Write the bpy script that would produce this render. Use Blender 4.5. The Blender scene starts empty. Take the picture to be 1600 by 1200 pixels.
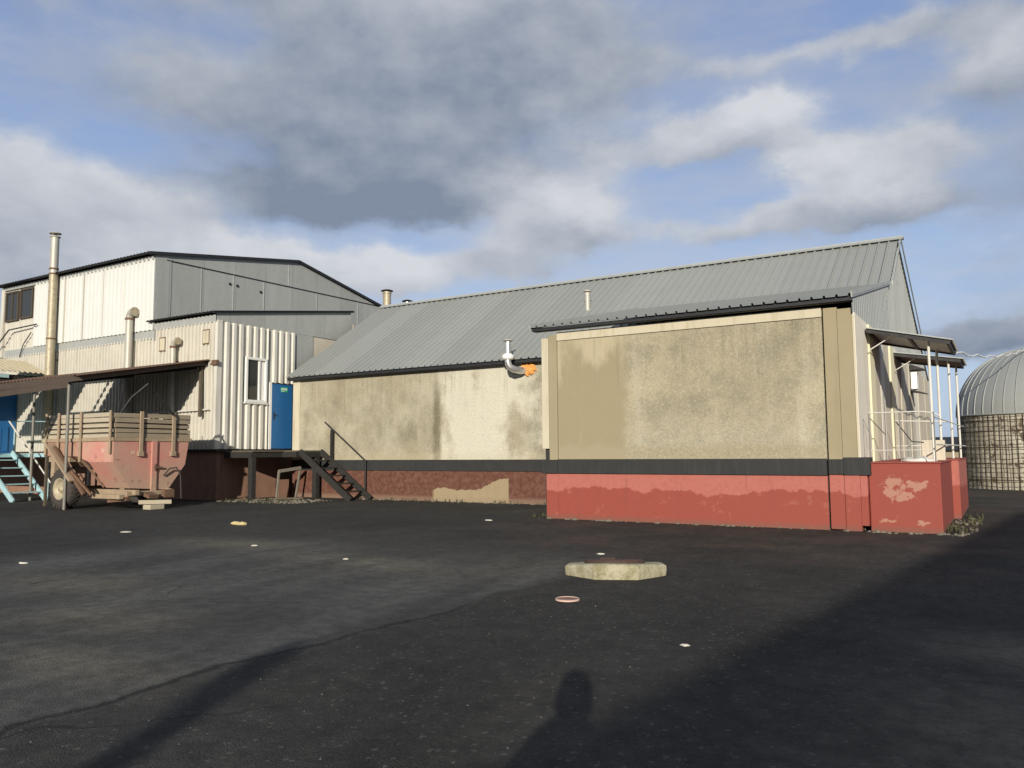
import bpy, bmesh, math, random
from mathutils import Vector, Matrix
random.seed(7)
R = math.radians
scene = bpy.context.scene
COL = scene.collection

# ------------------------------------------------------------------ camera
cam_d = bpy.data.cameras.new('camera'); cam = bpy.data.objects.new('camera', cam_d); COL.objects.link(cam)
cam_d.sensor_width = 36; cam_d.lens = 27.9; cam_d.clip_start = 0.05; cam_d.clip_end = 3000
_p, _r, _y = R(5.005), R(-0.412), R(31.548)
_v = Vector((-math.sin(_y)*math.cos(_p), math.cos(_y)*math.cos(_p), math.sin(_p)))
_rt = Vector((math.cos(_y), math.sin(_y), 0)); _up = _rt.cross(_v)
_r2 = math.cos(_r)*_rt + math.sin(_r)*_up; _u2 = -math.sin(_r)*_rt + math.cos(_r)*_up
_m = Matrix((_r2, _u2, -_v)).transposed().to_4x4(); _m.translation = Vector((0, 0, 1.45))
cam.matrix_world = _m
scene.camera = cam
scene.view_settings.view_transform = 'Standard'; scene.view_settings.look = 'None'
scene.view_settings.exposure = 0.0; scene.view_settings.gamma = 1.0

# ------------------------------------------------------------------ sun
SUN_EL, SUN_AZ = 16.3, 154.5         # azimuth clockwise from +Y
sun_d = bpy.data.lights.new('sun', 'SUN'); sun = bpy.data.objects.new('sun', sun_d); COL.objects.link(sun)
sun_d.energy = 5.0; sun_d.angle = R(0.53); sun_d.color = (1.0, 0.92, 0.80)
sd = Vector((math.sin(R(SUN_AZ))*math.cos(R(SUN_EL)), math.cos(R(SUN_AZ))*math.cos(R(SUN_EL)), math.sin(R(SUN_EL))))
sun.rotation_euler = (-sd).to_track_quat('-Z', 'Y').to_euler()
sun.location = sd*60

# ------------------------------------------------------------------ node helper
class G:
    def __init__(s, tree):
        s.t = tree; s.N = tree.nodes; s.L = tree.links
    def put(s, sock, v):
        if isinstance(v, bpy.types.NodeSocket): s.L.new(v, sock)
        elif isinstance(v, (tuple, list)) and len(v) == 3 and sock.type == 'RGBA': sock.default_value = (*v, 1)
        else: sock.default_value = v
    def math(s, op, a, b=0.0, c=None, clamp=False):
        n = s.N.new('ShaderNodeMath'); n.operation = op; n.use_clamp = clamp
        s.put(n.inputs[0], a); s.put(n.inputs[1], b)
        if c is not None: s.put(n.inputs[2], c)
        return n.outputs[0]
    def vmath(s, op, a, b=(0, 0, 0)):
        n = s.N.new('ShaderNodeVectorMath'); n.operation = op
        s.put(n.inputs[0], a); s.put(n.inputs[1], b); return n.outputs[0]
    def sep(s, v):
        n = s.N.new('ShaderNodeSeparateXYZ'); s.put(n.inputs[0], v); return n.outputs
    def comb(s, x, y, z):
        n = s.N.new('ShaderNodeCombineXYZ'); s.put(n.inputs[0], x); s.put(n.inputs[1], y); s.put(n.inputs[2], z); return n.outputs[0]
    def pos(s):
        return s.N.new('ShaderNodeNewGeometry').outputs['Position']
    def noise(s, vec, scale, detail=4, rough=.55, dist=0.0):
        n = s.N.new('ShaderNodeTexNoise'); s.put(n.inputs['Vector'], vec)
        n.inputs['Scale'].default_value = scale; n.inputs['Detail'].default_value = detail
        n.inputs['Roughness'].default_value = rough; n.inputs['Distortion'].default_value = dist
        return n.outputs['Fac']
    def vor(s, vec, scale, out='Distance', feature='F1'):
        n = s.N.new('ShaderNodeTexVoronoi'); n.feature = feature; s.put(n.inputs['Vector'], vec)
        n.inputs['Scale'].default_value = scale; return n.outputs[out]
    def step(s, x, a, b):          # smoothstep a..b -> 0..1
        n = s.N.new('ShaderNodeMapRange'); n.interpolation_type = 'SMOOTHSTEP'
        s.put(n.inputs['Value'], x); s.put(n.inputs['From Min'], a); s.put(n.inputs['From Max'], b)
        return n.outputs[0]
    def mix(s, f, a, b, mode='MIX'):
        n = s.N.new('ShaderNodeMix'); n.data_type = 'RGBA'; n.blend_type = mode
        s.put(n.inputs[0], f); s.put(n.inputs[6], a); s.put(n.inputs[7], b); return n.outputs[2]
    def bump(s, h, strength=.3, dist=.01):
        n = s.N.new('ShaderNodeBump'); s.put(n.inputs['Height'], h)
        n.inputs['Strength'].default_value = strength; n.inputs['Distance'].default_value = dist; return n.outputs[0]
    def stretch(s, v, x, y, z):
        return s.vmath('MULTIPLY', v, (x, y, z))

def new_mat(name):
    m = bpy.data.materials.new(name); m.use_nodes = True
    g = G(m.node_tree); b = g.N['Principled BSDF']
    return m, g, b
def fin(g, b, col, rough=.7, metal=0.0, normal=None, spec=.4):
    g.put(b.inputs['Base Color'], col); g.put(b.inputs['Roughness'], rough); g.put(b.inputs['Metallic'], metal)
    b.inputs['Specular IOR Level'].default_value = spec
    if normal is not None: g.put(b.inputs['Normal'], normal)

# ------------------------------------------------------------------ world: sky with clouds
w = bpy.data.worlds.new('World'); scene.world = w; w.use_nodes = True
g = G(w.node_tree); bg = g.N['Background']
sky = g.N.new('ShaderNodeTexSky'); sky.sky_type = 'NISHITA'; sky.sun_disc = False
sky.sun_elevation = R(SUN_EL); sky.sun_rotation = R(SUN_AZ); sky.air_density = 1.0; sky.dust_density = 1.2; sky.ozone_density = 1.5
d = g.N.new('ShaderNodeTexCoord').outputs['Generated']
dx, dy, dz = g.sep(d)
az = g.math('ARCTAN2', dx, dy); el = g.math('ARCSINE', dz)
uv = g.comb(az, g.math('MULTIPLY', el, 1.6), 0.0)
def ntex(scale, detail, rough, off=(0, 0, 0), v=uv):
    return g.noise(g.vmath('ADD', v, off), scale, detail, rough)
wx = ntex(8.0, 7, .6, (3.1, 0, 0)); wy = ntex(8.0, 7, .6, (0, 7.7, 0))
azw = g.math('ADD', az, g.math('MULTIPLY', g.math('SUBTRACT', wx, .5), .15))
elw = g.math('ADD', el, g.math('MULTIPLY', g.math('SUBTRACT', wy, .5), .085))
n1 = ntex(6.0, 9, .56); n1u = ntex(6.0, 5, .48, (.012, .05, 0)); n2 = ntex(15.0, 6, .55)
# cloud masses: azimuth, elevation, half width, half height, brightness, weight
CL = [(-.71,.405,.17,.062,.12,1.2),(-.60,.47,.19,.05,.24,.95),(-.80,.315,.12,.028,.02,1.1),(-.62,.328,.09,.028,.10,.95),(-.93,.412,.12,.036,.46,.72),(-1.12,.50,.10,.03,.5,.5),(-.72,.525,.30,.028,.36,.7),(-.43,.455,.06,.04,.5,.45),
 (-1.14,.292,.10,.040,.76,1.15),(-1.02,.265,.10,.034,.62,1.1),(-.93,.230,.19,.026,1.0,1.25),(-1.10,.218,.14,.042,.34,1.1),(-.74,.222,.11,.018,.82,.9),
 (-.495,.302,.075,.034,.92,1.25),(-.475,.272,.06,.016,.30,.8),(-.555,.237,.06,.020,.50,.95),(-.45,.372,.05,.026,.80,.5),
 (-.325,.378,.065,.024,.80,.95),(-.222,.394,.042,.028,.95,1.0),(-.28,.362,.08,.012,.42,.6),(-.105,.322,.062,.038,.92,1.3),(-.178,.336,.028,.022,.98,.95),(-.13,.272,.085,.015,.24,1.1),
 (.03,.43,.045,.032,.78,1.0),(.02,.40,.05,.014,.40,.6),(-.235,.272,.06,.018,.70,1.0),(-.10,.45,.09,.016,.70,.7),(.0,.124,.060,.020,.24,1.2),(-.27,.455,.09,.014,.6,.45),(-.345,.272,.04,.014,.75,.55),
 (.5,.35,.35,.22,.12,1.5),(1.1,.4,.45,.3,.05,1.7),(1.7,.35,.5,.28,.05,1.7),(2.4,.4,.5,.3,.08,1.7),(3.0,.45,.4,.3,.05,1.7),(-1.75,.35,.25,.2,.15,1.5),(-2.3,.42,.4,.28,.05,1.7),(-2.9,.4,.4,.3,.05,1.7),  # unseen dark clouds beside and behind the camera, added to cut fill light
 (-.4,.95,.7,.17,.12,1.5),(.8,.95,.8,.25,.05,1.6),(-1.6,.95,.8,.25,.05,1.6),(2.6,1.0,.9,.3,.05,1.6)]  # more unseen clouds overhead, added to dim the fill
num = 0.0; den = 0.001; cov = 0.0
for (a0, e0, A, E_, br, wt) in CL:
    ax = g.math('MULTIPLY', g.math('SUBTRACT', azw, a0), 1/A); ey = g.math('MULTIPLY', g.math('SUBTRACT', elw, e0), 1/E_)
    r2 = g.math('ADD', g.math('MULTIPLY', ax, ax), g.math('MULTIPLY', ey, ey))
    dd = g.math('MULTIPLY', g.math('EXPONENT', g.math('MULTIPLY', r2, -.8)), wt)
    shade = g.math('ADD', br, g.math('MULTIPLY', ey, .13))        # tops catch more sun than bases
    cov = g.math('ADD', cov, dd); num = g.math('ADD', num, g.math('MULTIPLY', dd, shade)); den = g.math('ADD', den, dd)
relief = g.math('MULTIPLY', g.math('SUBTRACT', n1, n1u), 1.15)
bright = g.math('ADD', g.math('ADD', g.math('DIVIDE', num, den), g.math('MULTIPLY', g.math('SUBTRACT', n2, .5), .25)), relief, clamp=True)
covn = g.math('ADD', g.math('MINIMUM', cov, 1.2), g.math('MULTIPLY', g.math('SUBTRACT', n1, .5), 1.05))
dens = g.step(covn, .08, .82)
veil = g.math('MULTIPLY', g.step(ntex(3.4, 7, .62, (0, 0, 0), g.stretch(uv, 1, 2.2, 1)), .30, .66), .62)
dens = g.math('MULTIPLY', dens, .97)
vcol = g.mix(g.step(el, .1, .5), (.55, .60, .70), (.40, .44, .55))
ccol = g.mix(bright, (.215, .262, .35), (.67, .69, .73))
SKYK = .105
skyc = g.mix(1.0, sky.outputs[0], (SKYK,)*3, 'MULTIPLY')
skyb = g.mix(.65, skyc, g.mix(g.step(el, .0, .6), (.42, .59, .90), (.235, .36, .70)))
above = g.step(el, -.02, .03)
skyb = g.mix(g.math('ADD', g.math('MULTIPLY', veil, .9), .10), skyb, vcol)
full = g.mix(g.math('MULTIPLY', dens, above), skyb, ccol)
g.put(bg.inputs['Color'], full); bg.inputs['Strength'].default_value = 1.0
w.cycles.sampling_method = 'MANUAL'; w.cycles.sample_map_resolution = 256

# ------------------------------------------------------------------ mesh helper
WB = {}
class MB:
    def __init__(s): s.v = []; s.f = []; s.sm = []; s.marks = []
    def mark(s): s.marks.append((len(s.v), len(s.f)))
    def add(s, vs, fs, smooth=False):
        o = len(s.v); s.v += [tuple(v) for v in vs]
        s.f += [tuple(i+o for i in f) for f in fs]; s.sm += [smooth]*len(fs); return s
    def box(s, x0, y0, z0, x1, y1, z1):
        s.mark()
        x0, x1 = sorted((x0, x1)); y0, y1 = sorted((y0, y1)); z0, z1 = sorted((z0, z1))
        vs = [(x0,y0,z0),(x1,y0,z0),(x1,y1,z0),(x0,y1,z0),(x0,y0,z1),(x1,y0,z1),(x1,y1,z1),(x0,y1,z1)]
        return s.add(vs, [(0,3,2,1),(4,5,6,7),(0,1,5,4),(1,2,6,5),(2,3,7,6),(3,0,4,7)])
    def beam(s, p, q, wd, ht, up=(0, 0, 1)):
        s.mark()
        p = Vector(p); q = Vector(q); a = (q-p).normalized(); u = Vector(up)
        if abs(a.dot(u)) > .98: u = Vector((0, 1, 0))
        sx = a.cross(u).normalized()*wd/2; sz = sx.normalized().cross(a)*ht/2
        vs = [p-sx-sz, p+sx-sz, p+sx+sz, p-sx+sz, q-sx-sz, q+sx-sz, q+sx+sz, q-sx+sz]
        return s.add(vs, [(0,1,2,3),(7,6,5,4),(0,4,5,1),(1,5,6,2),(2,6,7,3),(3,7,4,0)])
    def tube(s, pts, r, n=10, cap=True):
        s.mark()
        pts = [Vector(p) for p in pts]; rs = r if isinstance(r, (list, tuple)) else [r]*len(pts)
        rings = []; prev = None
        for i, p in enumerate(pts):
            t = ((pts[min(i+1, len(pts)-1)]-p).normalized()+(p-pts[max(i-1, 0)]).normalized())
            t = t.normalized() if t.length > 1e-6 else (pts[min(i+1, len(pts)-1)]-pts[max(i-1, 0)]).normalized()
            if prev is None:
                ref = Vector((0, 0, 1)) if abs(t.z) < .9 else Vector((1, 0, 0)); a = t.cross(ref).normalized()
            else: a = (prev-t*prev.dot(t)).normalized()
            prev = a; b = t.cross(a)
            rings.append([p+(a*math.cos(2*math.pi*k/n)+b*math.sin(2*math.pi*k/n))*rs[i] for k in range(n)])
        vs = [v for rg in rings for v in rg]; fs = []
        for i in range(len(rings)-1):
            for k in range(n): fs.append((i*n+k, i*n+(k+1) % n, (i+1)*n+(k+1) % n, (i+1)*n+k))
        s.add(vs, fs, True)
        if cap:
            s.add(rings[0], [tuple(reversed(range(n)))]); s.add(rings[-1], [tuple(range(n))])
        return s
    def lathe(s, c, prof, n=24, axis='z', smooth=True):
        s.mark()
        vs = []; fs = []
        for (r, h) in prof:
            for k in range(n):
                a = 2*math.pi*k/n; u, v_ = r*math.cos(a), r*math.sin(a)
                vs.append((c[0]+u, c[1]+v_, c[2]+h) if axis == 'z' else (c[0]+u, c[1]+h, c[2]+v_))
        for i in range(len(prof)-1):
            for k in range(n):
                q = (i*n+k, i*n+(k+1) % n, (i+1)*n+(k+1) % n, (i+1)*n+k)
                fs.append(q if axis == 'z' else tuple(reversed(q)))
        return s.add(vs, fs, smooth)
    def loft(s, loops, closed=True):
        n = len(loops[0]); vs = [p for l in loops for p in l]; fs = []
        for i in range(len(loops)-1):
            for k in range(n if closed else n-1): fs.append((i*n+k, i*n+(k+1) % n, (i+1)*n+(k+1) % n, (i+1)*n+k))
        s.add(vs, fs); s.add(loops[0], [tuple(range(n))]); s.add(loops[-1], [tuple(reversed(range(n)))]); return s
    def prism(s, poly, ext):
        s.mark()
        ext = Vector(ext); a = [Vector(p) for p in poly]; b = [p+ext for p in a]; n = len(a)
        s.add(a+b, [tuple(range(n)), tuple(reversed(range(n, 2*n)))]+[(i, i+n, (i+1) % n+n, (i+1) % n) for i in range(n)]); return s
    def corr(s, o, u, v, width, nrm, pitch, depth, v0=lambda t: 0.0, v1=lambda t: 1.0, kind='trap', nv=1, th=0.0):
        """corrugated sheet: along u the profile, along v the straight ribs"""
        o = Vector(o); u = Vector(u).normalized(); v = Vector(v).normalized(); nrm = Vector(nrm).normalized()
        pr = [(0, 0), (.30, 0), (.40, 1), (.90, 1)] if kind == 'trap' else [(0, 0), (.46, 0), (.54, 1), (.92, 1)] if kind == 'clad' else [(0, 0), (.66, 0), (.70, 1), (.86, 1), (.90, 0)]  if kind == 'rib' else [(k/8, .5-.5*math.cos(2*math.pi*k/8)) for k in range(8)]
        ts = []; k = 0
        while k*pitch < width:
            for (a, h) in pr:
                t = (k+a)*pitch
                if t < width: ts.append((t, h))
            k += 1
        ts.append((width, ts[-1][1]))
        def sheet(off, flip):
            vs = []; fs = []
            for (t, h) in ts:
                for j in range(nv+1):
                    q = v0(t)+(v1(t)-v0(t))*j/nv
                    vs.append(o+u*t+v*q+nrm*(h*depth+off))
            m = nv+1
            for i in range(len(ts)-1):
                for j in range(nv):
                    f = (i*m+j, (i+1)*m+j, (i+1)*m+j+1, i*m+j+1); fs.append(tuple(reversed(f)) if flip else f)
            s.add(vs, fs, kind == 'wave')
        sheet(0, False)
        if th: sheet(-th, True)
        return s
    def build(s, name, m, parent=None, bevel=0.0, base=None):
        if parent is not None: b = WB[parent.name]
        elif base is not None: b = Vector(base)
        else:
            xs = [v[0] for v in s.v]; ys = [v[1] for v in s.v]; zs = [v[2] for v in s.v]
            b = Vector(((min(xs)+max(xs))/2, (min(ys)+max(ys))/2, min(zs)))
        me = bpy.data.meshes.new(name)
        me.from_pydata([(v[0]-b[0], v[1]-b[1], v[2]-b[2]) for v in s.v], [], s.f); me.update()
        me.polygons.foreach_set('use_smooth', s.sm)
        me.materials.append(m)
        o = bpy.data.objects.new(name, me); COL.objects.link(o)
        if parent is not None: o.parent = parent
        else: o.location = b
        WB[o.name] = b
        if bevel:
            bv = o.modifiers.new('bevel', 'BEVEL'); bv.width = bevel; bv.segments = 2; bv.limit_method = 'ANGLE'; bv.angle_limit = R(40)
        return o

def each(mb, name, m, parent, bevel=0.0):
    """every primitive of mb becomes a part of its own"""
    mk = mb.marks+[(len(mb.v), len(mb.f))]; out = []
    for (v0, f0), (v1, f1) in zip(mk[:-1], mk[1:]):
        q = MB(); q.v = mb.v[v0:v1]; q.f = [tuple(i-v0 for i in f) for f in mb.f[f0:f1]]; q.sm = mb.sm[f0:f1]
        out.append(q.build(name, m, parent, bevel))
    return out
def tag(o, label, cat, group=None):
    o['label'] = label; o['category'] = cat
    if group: o['group'] = group
    return o
def thing(name, label, cat, loc, group=None):
    o = bpy.data.objects.new(name, None); COL.objects.link(o); o.location = loc; o.empty_display_size = .3
    WB[o.name] = Vector(loc); return tag(o, label, cat, group)
def text(name, body, size, loc, rot, m, parent, ext=.003):
    c = bpy.data.curves.new(name, 'FONT'); c.body = body; c.size = size; c.extrude = ext; c.align_x = 'CENTER'; c.align_y = 'CENTER'
    t = bpy.data.objects.new(name+'_tmp', c); COL.objects.link(t)
    me = bpy.data.meshes.new_from_object(t.evaluated_get(bpy.context.evaluated_depsgraph_get()))
    bpy.data.objects.remove(t); me.materials.clear(); me.materials.append(m)
    o = bpy.data.objects.new(name, me); COL.objects.link(o)
    b = WB[parent.name]; o.parent = parent; o.location = Vector(loc)-b; o.rotation_euler = rot; WB[o.name] = b
    return o

# ------------------------------------------------------------------ materials
def painted(name, col, var=.12, rough=.6, metal=0.0, scale=3.0, streak=True, dirt=(.16, .13, .09), dirtk=.3, spec=.4, bumpk=0.0):
    m, g, b = new_mat(name); p = g.pos()
    n = g.noise(p, scale, 5, .6); c = g.mix(n, tuple(x*(1-var) for x in col), tuple(min(1, x*(1+var)) for x in col))
    if streak:
        st = g.noise(g.stretch(p, 5, 5, .45), scale*.7, 5, .65)
        c = g.mix(g.math('MULTIPLY', g.step(st, .48, .78), dirtk), c, dirt)
    nm = g.bump(g.noise(p, 30, 3), bumpk, .01) if bumpk else None
    fin(g, b, c, g.math('ADD', rough-.1, g.math('MULTIPLY', n, .2)), metal, nm, spec)
    return m
def metal_sheet(name, col, var=.1, rough=.45, metal=.5, sc=(.6, .6, .6), dirt=(.2, .19, .17), dirtk=.35, panel=None):
    m, g, b = new_mat(name); p = g.pos()
    n = g.noise(g.stretch(p, *sc), 2.0, 5, .6); n2 = g.noise(p, 9, 4, .6)
    c = g.mix(n, tuple(x*(1-var) for x in col), tuple(x*(1+var) for x in col))
    c = g.mix(g.math('MULTIPLY', g.step(n2, .5, .75), dirtk), c, dirt)
    if panel:                     # separate sheets weather a little differently, run marks follow the fall
        ax, wd, amt, fall = panel
        wn = g.N.new('ShaderNodeTexWhiteNoise'); wn.noise_dimensions = '1D'
        q = g.math('DIVIDE', g.sep(p)[ax], wd); g.put(wn.inputs['W'], g.math('FLOOR', q))
        c = g.mix(1.0, c, g.mix(wn.outputs[0], (1-amt,)*3, (1+amt*.6,)*3), 'MULTIPLY')
        fr = g.math('FRACT', q); c = g.mix(g.math('MULTIPLY', g.math('SUBTRACT', 1.0, g.step(g.math('ABSOLUTE', g.math('SUBTRACT', fr, .02)), .004, .012)), .45), c, (.12, .12, .115))
        run = g.noise(g.stretch(p, *fall), 1.6, 5, .7)
        c = g.mix(g.math('MULTIPLY', g.step(run, .55, .78), .35), c, tuple(v*.72 for v in col))
    fin(g, b, c, g.math('ADD', rough-.08, g.math('MULTIPLY', n2, .22)), metal, None, .5)
    return m
def wood(name, col, dark, grain=(.6, 18, 18), rough=.85):
    m, g, b = new_mat(name); p = g.pos()
    n = g.noise(g.stretch(p, *grain), 2.2, 6, .7); n2 = g.noise(p, 1.7, 4, .6)
    c = g.mix(n, dark, col); c = g.mix(g.step(n2, .42, .75), c, tuple(x*.62 for x in col))
    fin(g, b, c, rough, 0, g.bump(n, .5, .006), .25)
    return m

def asphalt():
    m, g, b = new_mat('asphalt'); p = g.pos(); x, y, z = g.sep(p)
    flat = g.comb(x, y, 0.0)
    big = g.noise(flat, .16, 5, .6); mid = g.noise(flat, .7, 5, .6); wob = g.noise(flat, .9, 4, .6)
    fine = g.noise(flat, 26, 4, .7); agg = g.vor(flat, 95, 'Color'); aggr = g.sep(agg)[0]; aggd = g.vor(flat, 95)
    xs = g.math('ADD', x, g.math('MULTIPLY', g.math('SUBTRACT', wob, .5), .75))
    # three paving strips laid parallel to the yard: x < -12 dark, -12..-4.6 old and grey, > -4.6 coarse and dark
    old = g.math('MULTIPLY', g.math('SUBTRACT', 1.0, g.step(xs, -4.75, -4.45)), g.step(g.math('ADD', xs, g.math('MULTIPLY', mid, 1.2)), -12.4, -10.6))
    fade = g.math('SUBTRACT', 1.0, g.step(g.math('ADD', y, g.math('MULTIPLY', big, 4)), 9.5, 14.5))
    old = g.math('MULTIPLY', old, fade)
    c_new = g.mix(g.step(g.math('ADD', g.math('MULTIPLY', mid, .5), g.math('MULTIPLY', big, .5)), .36, .64), (.0185, .018, .0165), (.041, .0395, .0355))
    c_old = g.mix(g.step(g.noise(g.stretch(flat, 1.0, .28, 1), .9, 5, .6), .3, .75), (.044, .0435, .041), (.102, .101, .094))
    c = g.mix(old, c_new, c_old)
    # dry sandy dust; set spots also paint in the pale sheen of damp asphalt
    dust = g.math('MULTIPLY', g.step(g.noise(g.stretch(flat, 1.0, .45, 1), .42, 4, .55), .56, .76), g.math('ADD', .25, g.math('MULTIPLY', old, .45)))
    for (qx, qy, rx, ry) in ((-7.1, 4.3, .75, .55), (-7.6, 8.3, 1.6, .5), (-9.3, 5.3, 1.2, .5), (-10.8, 8.9, 1.5, .6), (-5.6, 3.3, .8, .35), (.6, 4.6, 1.2, 1.4), (.3, 6.9, .8, .7)):
        r2 = g.math('ADD', g.math('POWER', g.math('MULTIPLY', g.math('SUBTRACT', x, qx), 1/rx), 2.0), g.math('POWER', g.math('MULTIPLY', g.math('SUBTRACT', y, qy), 1/ry), 2.0))
        dust_sheen = g.math('MULTIPLY', g.math('EXPONENT', g.math('MULTIPLY', r2, -.9)), g.math('ADD', .25, g.math('MULTIPLY', mid, 1.0)))
        dust = g.math('MAXIMUM', dust, g.math('MULTIPLY', dust_sheen, 1.05))
    c = g.mix(dust, c, (.150, .138, .105))
    # brick red silt along the workshop foot
    red = g.math('MULTIPLY', g.math('MULTIPLY', g.step(y, 9.2, 12.5), g.step(x, -10.5, -6.0)), g.math('MULTIPLY', g.step(mid, .40, .72), .75))
    c = g.mix(red, c, (.075, .046, .036))
    moss = g.math('MULTIPLY', g.step(y, 13.5, 17.0), g.math('MULTIPLY', g.step(g.noise(flat, 1.6, 5, .65), .47, .66), .6))
    c = g.mix(moss, c, (.040, .038, .020))
    # open joint between the strips
    jo = g.math('ABSOLUTE', g.math('ADD', xs, 4.60))
    joint = g.math('MULTIPLY', g.math('SUBTRACT', 1.0, g.step(jo, .012, .05)), g.math('SUBTRACT', 1.0, g.step(y, 5.8, 7.6)))
    c = g.mix(g.math('MULTIPLY', joint, .8), c, (.006, .006, .006))
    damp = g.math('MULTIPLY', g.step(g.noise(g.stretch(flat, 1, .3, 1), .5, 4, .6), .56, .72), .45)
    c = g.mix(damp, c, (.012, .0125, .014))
    # stone in the binder
    c = g.mix(g.math('MULTIPLY', g.step(aggr, .55, 1.0), .4), c, g.mix(.5, c, (.10, .097, .088)))
    rut = g.math('MULTIPLY', g.step(g.noise(g.stretch(flat, .55, .10, 1), 1.6, 5, .6), .50, .66), .5)
    c = g.mix(g.math('MULTIPLY', rut, old), c, (.036, .036, .034))
    hc = g.vor(g.vmath('ADD', flat, g.comb(g.math('MULTIPLY', wob, .8), g.math('MULTIPLY', mid, .6), 0.0)), .28, 'Distance', 'DISTANCE_TO_EDGE')
    c = g.mix(g.math('MULTIPLY', g.math('SUBTRACT', 1.0, g.step(hc, .0015, .006)), g.math('MULTIPLY', g.step(big, .48, .60), .6)), c, (.010, .010, .010))
    oil = g.math('MULTIPLY', g.step(g.noise(flat, .85, 6, .7), .64, .72), .55)
    c = g.mix(oil, c, (.014, .014, .014))
    sp = g.math('MULTIPLY', g.step(g.sep(g.vor(flat, 42, 'Color'))[1], .962, .985), g.math('SUBTRACT', 1.0, g.math('MULTIPLY', old, .75)))
    c = g.mix(g.math('MULTIPLY', sp, .55), c, (.12, .117, .105))
    c = g.mix(g.math('MULTIPLY', g.step(fine, .45, .8), .45), c, (.008, .008, .008))
    mot = g.noise(flat, 5.5, 6, .75)
    c = g.mix(1.0, c, g.mix(g.step(mot, .32, .70), (.72, .72, .72), (1.32, 1.31, 1.28)), 'MULTIPLY')
    h = g.math('ADD', g.math('MULTIPLY', aggd, -.9), g.math('MULTIPLY', fine, .8))
    fin(g, b, c, g.math('SUBTRACT', .92, g.math('MULTIPLY', damp, .55)), 0, g.bump(h, .55, .012), .28)
    return m

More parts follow.
